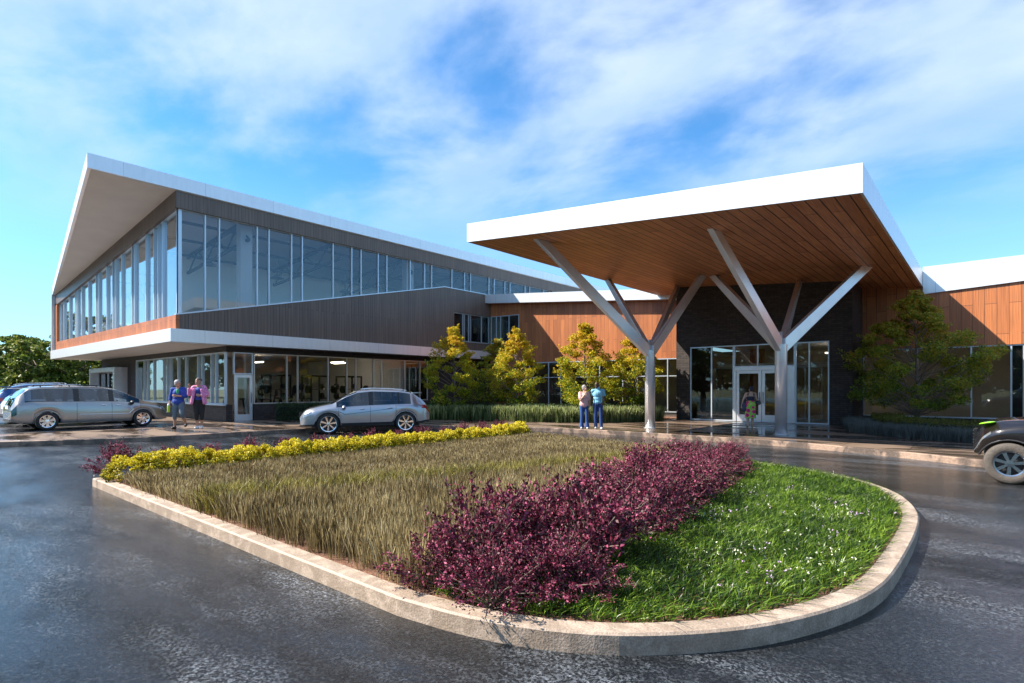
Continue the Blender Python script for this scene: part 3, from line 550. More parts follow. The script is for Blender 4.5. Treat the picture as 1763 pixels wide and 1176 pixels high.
# right hand wing of the same building
zr = lambda u: 5.60+.055*(u+2.0)
b = MB(); b.prism([(-4.2, 3.38), (14, 3.38), (14, zr(14)+.05), (-1.98, zr(-2)+.05), (-2.05, 5.98), (-4.2, 6.15)], 'y', 28.8, 29.05); b.build('timber_wall', M['woodr'], G2)
b = MB().box((-4.2, 28.8, .1), (14, 29.05, .48)); b.build('brick_plinth', M['brick'], G2)
b = MB().prism([(-2.04, zr(-2.04)), (14, zr(14)), (14, 6.9), (-2.04, 6.72)], 'y', 28.72, 60); rr_ = b.build('roof', M['white'], G2)
MB().prism([(-11, 6.7), (-2.06, 5.97), (-2.06, 6.5), (-11, 7.2)], 'y', 29.25, 60).build('roof', M['white'], G2)
rw = [-2.24, -.49, .70, 1.06, 2.9, 4.1, 4.6, 6.4]
window(G2, (-4.19, 28.9), (8, 28.9), [u+4.19 for u in rw], .48, 3.38, gm=M['glassd'])
MB().box((.74, 28.94, .5), (1.02, 29.02, 3.36)).build('pier', M['dframe'], G2)
MB().box((-4.2, 29.1, .155), (14, 36, .17)).build('lobby_floor', M['infloor'], G2)
MB().box((-24, 30.4, .155), (-11.8, 36, .17)).build('lobby_floor', M['infloor'], G2)
MB().box((-24, 30.4, 3.7), (-11.8, 36, 3.8)).build('lobby_ceiling', M['inceil'], G2)
MB().box((-4.2, 29.1, 3.7), (14, 36, 3.8)).build('lobby_ceiling', M['inceil'], G2)
MB().box((.2, 31.2, 3.55), (1.5, 31.28, 3.6)).build('ceiling_light', M['lampglow'], G2)

# ---------------------------------------------------------------- canopy
G3 = thing('entrance_canopy', 'huge tilted white canopy with timber plank soffit standing on two branching steel columns', 'canopy', (-8, 20, 0))
zs = lambda u: 5.92+.0805*(-2.05-u)
pl = [(-14.1, 14.1), (-2.05, 14.1), (-2.05, 28.28), (-11.76, 28.3), (-11.76, 29.3), (-14.1, 29.3)]
pl = [(-14.1, 14.1), (-2.05, 14.1), (-2.05, 29.2), (-14.1, 29.2)]
cr_ = MB().hexa([(u, v, zs(u)) for u, v in pl], [(u, v, zs(u)+.65) for u, v in pl]).build('roof', M['white'], G3)
ins = [(-14.04, 14.16), (-2.11, 14.16), (-2.11, 29.1), (-14.04, 29.1)]
MB().hexa([(u, v, zs(u)-.012) for u, v in ins], [(u, v, zs(u)-.002) for u, v in ins]).build('soffit', M['soffit'], cr_)
def column(cx, cy, tops, zj=2.95):
    col = MB().lathe([(.0, .146), (.19, .146), (.19, zj+.2)], (cx, cy, 0), 'z', 32)
    col.add([(cx+.19*math.cos(2*math.pi*k/32), cy+.19*math.sin(2*math.pi*k/32), zj+.2) for k in range(32)], [tuple(range(32))])
    c = col.build('column', M['steel'], G3, smooth=False)
    for p in c.data.polygons:
        if abs(p.normal.z) < .5: p.use_smooth = True
    MB().lathe([(.0, .151), (.24, .151), (.24, .165), (.19, .175)], (cx, cy, 0), 'z', 32).build('base_ring', M['steel'], c)
    MB().box((cx-.03, cy-.10, zj), (cx+.03, cy+.10, zj+.62)).build('gusset', M['steel'], c)
    for (tx, ty) in tops:
        a = Vector((cx, cy, zj+.05)); e = Vector((tx, ty, zs(tx)-.005)); h = Vector((tx-cx, ty-cy, 0)).normalized()
        d = (e-a).normalized(); a2 = a+h*.10; side = Vector((-h.y, h.x, 0))*.085
        # flat plate, cut level at the soffit and upright at the column
        wv_ = .25/ max(.35, abs(d.z)); lo = a2+Vector((0, 0, -.15)); hi = a2+Vector((0, 0, .36))
        e1 = e-h*wv_*.62; e2 = e+h*wv_*.62; e1.z = zs(e1.x)-.005; e2.z = zs(e2.x)-.005
        P = [lo, e2, e1, hi]
        MB().hexa([p-side for p in P], [p+side for p in P]).build('branch', M['steel'], c, bev=.012)
column(-9.94, 19.92, [(-11.44, 14.95), (-13.75, 23.2), (-11.6, 26.2), (-9.25, 23.4)])
column(-5.24, 20.0, [(-8.85, 23.6), (-5.98, 16.0), (-6.05, 25.9), (-3.3, 23.3)])

# ---------------------------------------------------------------- things inside the rooms
def pendant():
    t = thing('pendant_lamp', '', 'lamp', (0, 0, 0), 'dome lamps hanging in the sports hall')
    MB().tube([(0, 0, .12), (0, 0, 1.1)], .02, 6).build('cord', M['truss'], t)
    MB().lathe([(.0, .16), (.12, .15), (.30, .06), (.36, .0), (.33, .0), (.27, .05), (.0, .12)], n=20).build('shade', M['truss'], t, smooth=True)
    return t
p0 = pendant()
pn = [((-28.3, 10.9, 7.55), 'dome lamp hanging behind the glass corner of the sports hall'), ((-28.9, 14.6, 7.55), 'dome lamp hanging in the upper hall, second from the glass corner'),
      ((-29.6, 19.2, 7.5), 'dome lamp hanging deeper in the upper hall, third from the glass corner')]
for i, (p, lb) in enumerate(pn):
    o = p0 if i == 0 else copy_tree(p0); o.location = p; o['label'] = lb
def squat_rack():
    t = thing('squat_rack', '', 'rack', (0, 0, 0), 'black squat racks in the gym')
    b = MB()
    for x in (-.55, .55):
        for y in (-.5, .5): b.box((x-.04, y-.04, 0), (x+.04, y+.04, 2.25))
        b.box((x-.04, -.46, 2.17), (x+.04, .46, 2.25)); b.box((x-.04, -.46, .0), (x+.04, .46, .07)); b.box((x-.04, -.46, .9), (x+.04, .46, .96))
    b.box((-.51, .46, 2.17), (.51, .54, 2.25)); b.box((-.51, -.54, 2.17), (.51, -.46, 2.25)); b.build('frame', M['black'], t)
    b = MB().tube([(-1.05, -.6, 1.45), (1.05, -.6, 1.45)], .022, 8); b.build('barbell', M['chrome'], t)
    for x in (-.82, -.76, .76, .82): MB().lathe([(0, x-.025), (.225, x-.025), (.225, x+.025), (0, x+.025)], (0, 0, 0), 'z', 18).build('tmp', None) if False else None
    for x in (-.85, -.77, .77, .85):
        b = MB()
        b.tube([(x-.03, -.6, 1.45), (x+.03, -.6, 1.45)], .23, 18); b.build('weight_plate', M['black'], t)
    for z in (.45, 1.05, 1.6):
        for x in (-.63, .63):
            b = MB().tube([(x-.03*(1 if x < 0 else -1)-.05, .35, z), (x+.05, .35, z)], .2, 16); b.build('weight_plate', M['black'], t)
    return t
r0 = squat_rack()
for i, (p, lb) in enumerate([((-29.6, 14.9, .175), 'black squat rack behind the gym glass, nearest the bikes'), ((-29.7, 17.3, .175), 'black squat rack behind the gym glass, the middle of three'),
                             ((-29.8, 19.6, .175), 'black squat rack behind the gym glass, farthest from the bikes')]):
    o = r0 if i == 0 else copy_tree(r0); o.location = p; o.rotation_euler = (0, 0, R(90)); o['label'] = lb
def bike():
    t = thing('exercise_bike', '', 'exercise bike', (0, 0, 0), 'exercise bikes in the gym')
    b = MB(); b.box((-.25, -.5, 0), (.25, -.42, .06)); b.box((-.25, .42, 0), (.25, .5, .06)); b.bar((0, -.46, .06), (0, .46, .06), .08, .08)
    b.bar((0, -.2, .08), (0, -.32, .95), .07, .07); b.bar((0, .2, .08), (0, .38, 1.1), .07, .07); b.build('frame', M['black'], t)
    MB().tube([(-.05, .3, .38), (.05, .3, .38)], .25, 20).build('flywheel', M['steel'], t)
    MB().ell((0, -.36, .98), (.13, .15, .05)).build('saddle', M['black'], t, smooth=True)
    MB().tube([(-.25, .25, 1.15), (-.22, .42, 1.12), (.22, .42, 1.12), (.25, .25, 1.15)], .018, 6).build('handlebar', M['black'], t)
    MB().box((-.15, .42, 1.15), (.15, .45, 1.42)).build('screen', M['blackgloss'], t)
    return t
b0 = bike()
for i, (p, lb) in enumerate([((-28.4, 12.9, .175), 'exercise bike behind the gym glass, closest to the corner door'), ((-28.5, 13.9, .175), 'exercise bike behind the gym glass, second from the corner door'),
                             ((-28.6, 14.9, .175), 'exercise bike behind the gym glass, third from the corner door, beside the racks')]):
    o = b0 if i == 0 else copy_tree(b0); o.location = p; o.rotation_euler = (0, 0, R(-50)); o['label'] = lb

# ---------------------------------------------------------------- vegetation
def inside(poly, P):
    x, y = P[:, 0], P[:, 1]; r = np.zeros(len(P), bool); n = len(poly)
    for i in range(n):
        (x0, y0), (x1, y1) = poly[i], poly[(i+1) % n]
        c = ((y0 > y) != (y1 > y)) & (x < (x1-x0)*(y-y0)/((y1-y0) if y1 != y0 else 1e-9)+x0); r ^= c
    return r
def unit(a): return a/np.maximum(np.linalg.norm(a, axis=1, keepdims=True), 1e-9)
def leaf_arrays(C, size, aspect=.5, up=.0, fold=.25, out=None, outw=0):
    n = len(C); d = rng.normal(size=(n, 3)); d[:, 2] += up
    if out is not None: d = unit(d)+out*outw
    d = unit(d); s_ = unit(np.cross(d, rng.normal(size=(n, 3)))); nn = np.cross(d, s_)
    sz = (size*rng.uniform(.65, 1.35, n))[:, None]
    V = np.stack([C-d*sz*.5, C+s_*sz*aspect*.5+nn*sz*fold*.3, C+d*sz*.5, C-s_*sz*aspect*.5+nn*sz*fold*.3], 1).reshape(-1, 3)
    return V, np.arange(4*n).reshape(-1, 4)
def blade_mesh(name, P, z0, h, wd, lean, m, levels=((0, 1), (.5, .8), (1, .1)), parent=None, curve=1.7, wind=(0, 0)):
    """P n×2 roots, h heights, lean n×2 tip offsets"""
    n = len(P); a = rng.uniform(0, 2*np.pi, n); sx, sy = np.cos(a)*wd/2, np.sin(a)*wd/2; V = []
    for t_, wf in levels:
        ox = P[:, 0]+lean[:, 0]*t_**curve; oy = P[:, 1]+lean[:, 1]*t_**curve
        zz = z0+h*t_*(1-.25*np.minimum(1, np.hypot(lean[:, 0], lean[:, 1])/np.maximum(h, .01))*t_)
        V.append(np.stack([ox-sx*wf, oy-sy*wf, zz], 1)); V.append(np.stack([ox+sx*wf, oy+sy*wf, zz], 1))
    k = len(levels); V = np.stack(V, 1).reshape(-1, 3); b = np.arange(n)[:, None]*2*k
    F = np.concatenate([b+np.array([[2*i, 2*i+1, 2*i+3, 2*i+2]]) for i in range(k-1)], 0)
    return npmesh(name, V, F, m, parent, smooth=False)

LM = {
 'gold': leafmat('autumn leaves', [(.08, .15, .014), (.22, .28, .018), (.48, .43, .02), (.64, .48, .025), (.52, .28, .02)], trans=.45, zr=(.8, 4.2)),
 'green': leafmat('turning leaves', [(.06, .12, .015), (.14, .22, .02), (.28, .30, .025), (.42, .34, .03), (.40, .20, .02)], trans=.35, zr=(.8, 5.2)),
 'wild': leafmat('woodland leaves', [(.03, .06, .012), (.09, .14, .02), (.19, .23, .035), (.32, .30, .06)], trans=.3, nscale=.5),
 'purple': leafmat('maroon leaves', [(.024, .003, .007), (.048, .006, .014), (.105, .012, .030), (.22, .034, .072), (.46, .10, .19)], trans=.2, island_w=1.1, nscale=5),
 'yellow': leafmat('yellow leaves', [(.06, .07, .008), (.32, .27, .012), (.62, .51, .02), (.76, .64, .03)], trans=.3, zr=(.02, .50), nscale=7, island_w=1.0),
 'hedge': leafmat('hedge leaves', [(.012, .028, .008), (.025, .05, .012), (.05, .085, .02)], trans=.15, nscale=4),
 'hedge2': leafmat('olive hedge leaves', [(.05, .06, .008), (.10, .11, .012), (.16, .15, .02)], trans=.25, nscale=4),
 'wheat': leafmat('dry grass', [(.060, .042, .018), (.155, .112, .046), (.28, .215, .095), (.46, .38, .20)], trans=.3, island_w=1.3, nscale=1.2),
 'wheat2': leafmat('yellow green grass', [(.04, .034, .010), (.12, .10, .02), (.26, .22, .045), (.44, .38, .11)], trans=.3, island_w=1.0, nscale=2),
 'grass': leafmat('green grass', [(.005, .018, .003), (.020, .055, .005), (.075, .15, .010), (.22, .33, .035)], trans=.35, island_w=1.0, nscale=2.5, rough=.35),
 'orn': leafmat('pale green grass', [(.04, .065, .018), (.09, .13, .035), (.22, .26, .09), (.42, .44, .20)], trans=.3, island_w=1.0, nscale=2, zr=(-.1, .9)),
 'blue': leafmat('blue grey grass', [(.05, .06, .05), (.10, .11, .10), (.18, .19, .16)], trans=.2, island_w=1.0),
 'white': mat('white petals', (.75, .76, .55), .6), 'lilac': mat('lilac petals', (.48, .34, .52), .6),
}

def make_tree(name, label, H, Wd, m, nclump, per, lsize, trunk_r=.09, base=.9, kind='round', seed=1, cat='tree', group=None, crz=.36):
    global rng
    keep = rng; rng = np.random.default_rng(seed); rr = random.Random(seed)
    t = thing(name, label, cat, (0, 0, 0), group)
    b = MB(); pts = [(0, 0, -.05)]; nseg = 6
    for i in range(1, nseg+1): pts.append((rr.uniform(-.04, .04)*H*.3, rr.uniform(-.04, .04)*H*.3, H*.93*i/nseg))
    b.tube(pts, [trunk_r*(1.25 if i == 0 else (1-i/(nseg+.3))) for i in range(nseg+1)], 8)
    cents = []
    for i in range(nclump):
        f = (i+.5)/nclump; z = base+(H-base)*f**.95
        if kind == 'round': rad = Wd/2*math.sin(math.pi*min(1, (f*.86+.14)))**.6*(1 if f < .45 else (1-(f-.45)/.55*.62))
        else: rad = Wd/2*(math.sin(math.pi*(f*.8+.15))**.5)
        a = i*2.399+rr.uniform(-.5, .5); q = rad*rr.uniform(.45, 1.0); c = (q*math.cos(a), q*math.sin(a), z+rr.uniform(-.1, .1)); cents.append((c, crz*(1.15-.5*f)*rr.uniform(.75, 1.3)))
        zb = max(base*.6, z-rad*rr.uniform(.35, .7)); k = min(nseg-1, int(zb/(H*.93)*nseg)); p0_ = Vector(pts[k]).lerp(Vector(pts[k+1]), (zb/(H*.93)*nseg-k) if k < nseg else 1)
        mid = (Vector(c)+p0_)/2+Vector((rr.uniform(-.08, .08), rr.uniform(-.08, .08), rr.uniform(-.12, .02)))
        b.tube([p0_, mid, c], [trunk_r*.34*(1-f*.5), trunk_r*.2, trunk_r*.07], 5, cap=False)
    b.build('trunk', M['bark'], t, smooth=True)
    C = []
    for (c, r_) in cents:
        n = int(per*rr.uniform(.6, 1.4)); g = unit(rng.normal(size=(n, 3)))*(rng.uniform(.1, 1, n)**.5)[:, None]*r_*Wd*.36; g[:, 2] *= .62
        C.append(g+np.array(c))
        for _ in range(4):   # small outlying twigs
            a = rr.uniform(0, 6.28); o_ = np.array([math.cos(a), math.sin(a), rr.uniform(-.3, .6)])*r_*Wd*.36*1.15; C.append(np.array(c)+o_+rng.normal(size=(int(per*.06), 3))*r_*Wd*.05)
    C = np.concatenate(C); C[:, 2] = np.maximum(C[:, 2], base*.55)
    V, F = leaf_arrays(C, lsize, .6, out=np.array([[0, 0, -.2]]), outw=1); npmesh('crown', V, F, m, t)
    rng = keep
    return t
# four autumn trees in the planting bed, a green one behind them and the shaded tree on the other side
tg = 'autumn trees in the bed before the timber wall'
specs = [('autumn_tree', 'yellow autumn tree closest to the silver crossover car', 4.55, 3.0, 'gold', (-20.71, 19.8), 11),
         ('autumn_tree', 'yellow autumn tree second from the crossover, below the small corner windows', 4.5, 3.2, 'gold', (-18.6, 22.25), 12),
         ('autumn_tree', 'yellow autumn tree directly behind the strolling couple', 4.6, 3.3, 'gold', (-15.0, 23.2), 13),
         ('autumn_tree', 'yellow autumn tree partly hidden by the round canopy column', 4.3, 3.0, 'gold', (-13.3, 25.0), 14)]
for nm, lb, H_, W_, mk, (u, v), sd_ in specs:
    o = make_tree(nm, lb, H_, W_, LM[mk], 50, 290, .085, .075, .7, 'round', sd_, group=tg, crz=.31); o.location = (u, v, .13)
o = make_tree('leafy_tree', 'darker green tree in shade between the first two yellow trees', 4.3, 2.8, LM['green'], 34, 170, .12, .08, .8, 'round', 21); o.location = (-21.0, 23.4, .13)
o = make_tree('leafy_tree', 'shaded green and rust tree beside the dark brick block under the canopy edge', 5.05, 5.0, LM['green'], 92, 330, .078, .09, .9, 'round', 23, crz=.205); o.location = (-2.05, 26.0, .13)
# woodland edge behind the car park
protos = [make_tree('woodland_tree', 'tall leafy tree in the wood behind the car park', H_, W_, LM['wild'], nc, 120, .42, .3, 1.2, 'wide', sd_, group='trees of the wood behind the car park', crz=.30)
          for H_, W_, nc, sd_ in ((8.4, 9, 60, 31), (7.2, 8, 54, 32), (9.6, 8.5, 62, 33))]
fwd = lambda X, Y: (math.cos(TH)*X-math.sin(TH)*Y, math.sin(TH)*X+math.cos(TH)*Y)
wl = [(-88, 78, 0, 1.0), (-80, 74, 1, .85), (-74, 76, 2, .82), (-68, 74, 0, .9), (-62, 73, 1, 1.05), (-57, 74, 2, .82), (-52, 75, 0, .95), (-96, 82, 2, 1.1), (-66, 84, 2, 1.0), (-78, 88, 0, 1.15), (-56, 86, 1, 1.3), (-46, 78, 1, 1.0)]
used = set()
for X, Y, k, sc in wl:
    o = protos[k] if k not in used else copy_tree(protos[k]); used.add(k)
    o.location = (*fwd(X, Y), -.03); o.scale = (sc, sc, sc); o.rotation_euler = (0, 0, random.uniform(0, 6.28))
for j, (u, v) in enumerate([(-100+9*q, -44+3*(q % 3)) for q in range(14)]+[(-104, -36), (-108, -27), (-112, -18), (-116, -8)]+[(30, -30), (42, -16), (50, 0), (52, 16)]):
    o = copy_tree(protos[j % 3]); sc = random.uniform(1.25, 1.6); o.location = (u, v, -.03); o.scale = (sc, sc, sc); o.rotation_euler = (0, 0, random.uniform(0, 6.28))
    o['label'] = 'tree across the road, seen only mirrored in the entrance glass'; o['group'] = 'trees mirrored in the glass'

# undergrowth at the foot of the wood
C = []
for i in range(70):
    X = random.uniform(-84, -44); Y = 68+random.uniform(-2, 2); u, v = fwd(X, Y); C.append(np.array([u, v, .5])+rng.normal(size=(260, 3))*np.array([1.4, 1.4, .7]))
C = np.concatenate(C); C[:, 2] = np.abs(C[:, 2]); V, F = leaf_arrays(C, .38, .6)
stuff(npmesh('undergrowth', V, F, LM['wild']), 'low green scrub along the foot of the wood', 'undergrowth')

# purple shrubs
def purple_shrub(seed, r=.5, h=.5, n_st=44, dens=62):
    global rng
    keep = rng; rng = np.random.default_rng(seed); rr = random.Random(seed)
    t = thing('purple_shrub', 'purple leaved shrub with pink tips in the kerbed island', 'shrub', (0, 0, 0), 'purple shrubs in the island bed')
    b = MB(); C = []; O = []
    for i in range(n_st):
        a = rr.uniform(0, 6.283); e = rr.uniform(.15, 1.5)**1.0; L_ = rr.uniform(.70, 1.22)
        tip = Vector((math.cos(a)*math.cos(e)*r*L_*1.05, math.sin(a)*math.cos(e)*r*L_*1.05, .05+math.sin(e)*h*L_))
        mid = tip*.55+Vector((rr.uniform(-.04, .04), rr.uniform(-.04, .04), .05)); root = Vector((rr.uniform(-.05, .05), rr.uniform(-.05, .05), -.03))
        b.tube([root, mid, tip], [.007, .005, .0025], 4, cap=False)
        k = dens; s_ = rng.uniform(.35, 1.03, k)[:, None]; P_ = np.array(root)*(1-s_)**2+2*np.array(mid)*s_*(1-s_)+np.array(tip)*s_**2
        sp = .030+.035*(1-s_); P_ = P_+rng.normal(size=(k, 3))*sp; C.append(P_); O.append(np.repeat([np.array((tip-mid).normalized())], k, 0))
        for _ in range(2):
            tw = tip+Vector((rr.uniform(-.09, .09), rr.uniform(-.09, .09), rr.uniform(-.03, .09))); b.tube([mid.lerp(tip, .6), tw], [.003, .0018], 3, cap=False)
            k = 16; s_ = rng.uniform(.2, 1.05, k)[:, None]; C.append(np.array(mid.lerp(tip, .6))*(1-s_)+np.array(tw)*s_+rng.normal(size=(k, 3))*.012); O.append(np.repeat([np.array((tw-mid).normalized())], k, 0))
    b.build('stems', M['bark'], t)
    C = np.concatenate(C); O = np.concatenate(O); V, F = leaf_arrays(C, .030, .58, out=O, outw=.8, fold=.5); npmesh('leaves', V, F, LM['purple'], t)
    rng = keep
    return t
PS = [purple_shrub(100+i, .50, .50) for i in range(4)]; used = set()
def put(protos, k, loc, sc, rz):
    o = protos[k] if (id(protos), k) not in used else copy_tree(protos[k]); used.add((id(protos), k))
    o.location = loc; o.scale = sc if isinstance(sc, tuple) else (sc,)*3; o.rotation_euler = (0, 0, rz); return o
rs = random.Random(5); i = 0
for row, off in enumerate((-.36, .34)):
    v = 3.35+row*.15
    while v < 12.0:
        t_ = (v-3.1)/8.5; uc = -2.78-1.5*t_; edge = .82 if v > 10.5 else 1
        put(PS, i % 4, (uc+off*edge+rs.uniform(-.1, .1), v+rs.uniform(-.08, .08), .12), (lambda q: (q, q, q*rs.uniform(.82, 1.22)))(rs.uniform(.84, 1.12)*(.9 if v > 9 else 1)), rs.uniform(0, 6.28)); i += 1; v += .62
        if v > 11.3 and row == 0: break
for (u, v, q) in [(-3.30, 3.05, .85), (-2.72, 2.98, .8), (-3.62, 3.75, .8), (-2.3, 3.55, .62)]: put(PS, i % 4, (u, v, .12), (q, q, q*.9), rs.uniform(0, 6.28)); i += 1
for v in np.arange(2.98, 13.6, .78):      # row beyond the yellow border
    s_ = rs.uniform(.74, .92) if v > 3.2 else 1.0
    put(PS, i % 4, (-11.72+(0.0 if v > 3.2 else .02)+rs.uniform(-.05, .05), v, .12), (s_*.8, s_*.8, s_*1.0), rs.uniform(0, 6.28)); i += 1

# yellow border
def yellow_shrub(seed):
    global rng
    keep = rng; rng = np.random.default_rng(seed)
    t = thing('yellow_shrub', 'bright yellow bushy plant in the island border', 'shrub', (0, 0, 0), 'yellow plants in the island border'); C = []
    b = MB()
    for i in range(44):
        a = rng.uniform(0, 6.283); e = math.asin(rng.uniform(.02, 1)); rr_ = rng.uniform(.85, 1.1)
        c = np.array([math.cos(a)*math.cos(e)*.34*rr_, math.sin(a)*math.cos(e)*.34*rr_, .08+math.sin(e)*.36*rr_])
        g = unit(rng.normal(size=(85, 3)))*(rng.uniform(.2, 1, 85)**.5)[:, None]*.075; C.append(c+g)
        if i % 3 == 0: b.tube([(0, 0, -.02), tuple(c)], [.005, .002], 4, cap=False)
    b.build('stems', M['bark'], t)
    C = np.concatenate(C); V, F = leaf_arrays(C, .034, .7, fold=.4); npmesh('leaves', V, F, LM['yellow'], t); rng = keep; return t
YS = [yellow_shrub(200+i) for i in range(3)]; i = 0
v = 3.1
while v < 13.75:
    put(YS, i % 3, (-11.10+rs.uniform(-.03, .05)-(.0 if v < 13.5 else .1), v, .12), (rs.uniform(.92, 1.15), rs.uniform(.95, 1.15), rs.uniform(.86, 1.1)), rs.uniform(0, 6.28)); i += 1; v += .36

# dry ornamental grass field on the island
def tufts(poly, spacing, per, spread, margin=0):
    us = np.arange(min(p[0] for p in poly), max(p[0] for p in poly), spacing); vs = np.arange(min(p[1] for p in poly), max(p[1] for p in poly), spacing)
    g = np.stack(np.meshgrid(us, vs), -1).reshape(-1, 2); g = g+rng.uniform(-.45, .45, g.shape)*spacing; g = g[inside(poly, g)]
    P_ = np.repeat(g, per, 0); off = rng.normal(size=P_.shape)*spread; return P_+off, off, np.repeat(rng.uniform(0, 1, len(g)), per)
bound = lambda v: -3.28-1.5*(v-3.1)/8.5
def field(v0, v1, ua, ub): return [(ua(v0), v0), (ub(v0), v0), (ub(v1), v1), (ua(v1), v1)]
f1 = [(-10.78, 2.84), (-3.25, 2.84), (-3.6, 4.2), (-4.6, 9.8), (-5.0, 12.3), (-6.5, 12.8), (-9.2, 13.5), (-10.75, 13.9)]
P_, off, tr = tufts(f1, .115, 30, .042)
band = (P_[:, 0]+7.35)-(P_[:, 1]-3.0)*.33                       # signed distance to the seam between the two sowings
sel = (np.abs(band) > .28)
Pw, ow, tw_ = P_[sel], off[sel], tr[sel]; n = len(Pw)
far = band[sel] < 0
h = (.25+.08*tw_+rng.uniform(-.05, .05, n))*np.where(far, .72, 1.08); ln = ow*.9+rng.normal(size=(n, 2))*.020
stuff(blade_mesh('dry_grass', Pw, .12, h, rng.uniform(.0045, .008, n), ln, LM['wheat'], ((0, .8), (.45, .6), (.8, 1.5), (1, .15))), 'tan dry ornamental grass filling the kerbed island', 'grass')
sel = np.abs(band) <= .34; Pw, ow, tw_ = P_[sel], off[sel], tr[sel]; n = len(Pw)
stuff(blade_mesh('tufted_grass', Pw, .12, .30+.10*tw_+rng.uniform(-.06, .07, n), rng.uniform(.006, .011, n), ow*1.8+rng.normal(size=(n, 2))*.09, LM['wheat2'], ((0, .8), (.45, .8), (.8, .9), (1, .1)), curve=2.4),
      'yellow green arching grass in a band across the tan grass', 'grass')
# green grass and flowers
g1 = [p for p in isl_in if p[0] > -3.4 and p[1] < 12.6]
g1 = offset_line(g1, .05) if inside([tuple(p) for p in isl_in], np.array([offset_line(g1, .05)[len(g1)//2]]))[0] else offset_line(g1, -.05)
g1 = [(-3.3, 2.95)]+[p for p in g1 if p[0] > -3.2]+[(-4.0, 12.2), (-3.3, 9.0), (-2.9, 6), (-2.8, 3.6)]
P_, off, tr = tufts(g1, .062, 11, .028); n = len(P_); near = P_[:, 1] < 6
h = .066+.032*tr+rng.uniform(-.022, .04, n); wind = np.array([[.05, .035]])
stuff(blade_mesh('green_grass', P_, .12, h, rng.uniform(.0055, .0115, n), off*1.5+rng.normal(size=(n, 2))*.05+wind*.8, LM['grass'], ((0, .9), (.35, 1.0), (.7, .75), (1, .08)), curve=1.9),
      'lush green grass at the rounded end of the island', 'grass')
def flowers(name, m, label, cl, per, sz, hh):
    g = []
    for (u, v, r_) in cl:
        k = int(per*r_*r_*12); q = rng.normal(size=(k, 2))*r_*.5+np.array([[u, v]]); g.append(q)
    q = np.concatenate(g); q = q[inside(g1, q)]; n = len(q); z = .10+hh*.75+rng.uniform(-.03, .04, n); C = np.column_stack([q, z]); Cs = np.repeat(C, 5, 0)+rng.normal(size=(n*5, 3))*sz*.5
    V, F = leaf_arrays(Cs, sz, .8, fold=.2); return stuff(npmesh(name, V, F, m), label, 'flowers')
fr_ = random.Random(9)
cw = [(fr_.uniform(-2.9, -.9), fr_.uniform(5, 11.5), fr_.uniform(.2, .45)) for _ in range(22)]+[(-1.9, 4.6, .15), (-2.6, 5.4, .2)]
cl_ = [(fr_.uniform(-2.6, -.85), fr_.uniform(4.6, 10.5), fr_.uniform(.15, .35)) for _ in range(14)]+[(-1.5, 4.2, .12), (-2.3, 3.6, .12)]
flowers('white_flowers', LM['white'], 'small white flowers scattered through the green grass', cw, 7, .011, .15)
flowers('lilac_flowers', LM['lilac'], 'small lilac flowers scattered through the green grass', cl_, 10, .013, .15)

# beds along the building
def hedge(name, label, line, wdt, h, m, lsize=.06, dens=900, z0=.13):
    t = thing(name, label, 'hedge', (line[0][0], line[0][1], z0)); inn = offset_line(line, wdt); b = MB(); C = []
    i2 = offset_line(line, wdt*.12); i3 = offset_line(line, wdt*.88)
    for k in range(len(line)-1):
        b.hexa([(*i2[k], z0-.02), (*i2[k+1], z0-.02), (*i3[k+1], z0-.02), (*i3[k], z0-.02)], [(*i2[k], z0+h*.85), (*i2[k+1], z0+h*.85), (*i3[k+1], z0+h*.85), (*i3[k], z0+h*.85)])
        a, c, d, e = map(np.array, (line[k], line[k+1], inn[k+1], inn[k])); Ln = np.linalg.norm(c-a); nn_ = int(Ln*(wdt+2*h)*dens)
        s_ = rng.uniform(0, 1, nn_)[:, None]; w_ = rng.uniform(-1, 2, nn_); zz = np.where(w_ < 0, rng.uniform(0, 1, nn_), np.where(w_ > 1, rng.uniform(0, 1, nn_), 1.0))
        ww = np.clip(w_, 0, 1)[:, None]; q = (a*(1-s_)+c*s_)*(1-ww)+(e*(1-s_)+d*s_)*ww
        C.append(np.column_stack([q, z0+zz*h])+rng.normal(size=(nn_, 3))*.045)
    b.build('core', mat('hedge core', (.012, .016, .008), .9), t)
    C = np.concatenate(C); C[:, 2] = np.maximum(C[:, 2], z0-.05); V, F = leaf_arrays(C, lsize, .6); npmesh('leaves', V, F, m, t); return t
hedge('clipped_hedge', 'dark green clipped hedge under the gym windows', [(-25.3, 12.75), (-24.6, 14.3), (-22.5, 16.5), (-21.4, 17.7)], .9, .78, LM['hedge'])
bedl = smooth_line([(-21.2, 17.5), (-19.6, 19.0), (-18.0, 19.7), (-16.0, 19.8), (-13.6, 20.75), (-12.1, 22.9), (-11.9, 25.5)], 1)
hedge('clipped_hedge', 'dark green hedge behind the pale grass at the autumn trees', offset_line(bedl, 1.0), .9, .72, LM['hedge'])
bi = offset_line(bedl, 1.0)
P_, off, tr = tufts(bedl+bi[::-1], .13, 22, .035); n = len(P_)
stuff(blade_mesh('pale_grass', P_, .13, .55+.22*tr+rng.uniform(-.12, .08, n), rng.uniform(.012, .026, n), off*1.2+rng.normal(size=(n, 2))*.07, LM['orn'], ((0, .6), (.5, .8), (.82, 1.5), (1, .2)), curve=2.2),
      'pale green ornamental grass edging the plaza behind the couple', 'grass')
struct(sheet('bed_soil', bedl+[(-12.1, 28.5), (-26.7, 28.3), (-26.7, 12.6), (-25.3, 12.7), (-24.5, 14.3), (-22.5, 16.5)], .152, M['soil']))
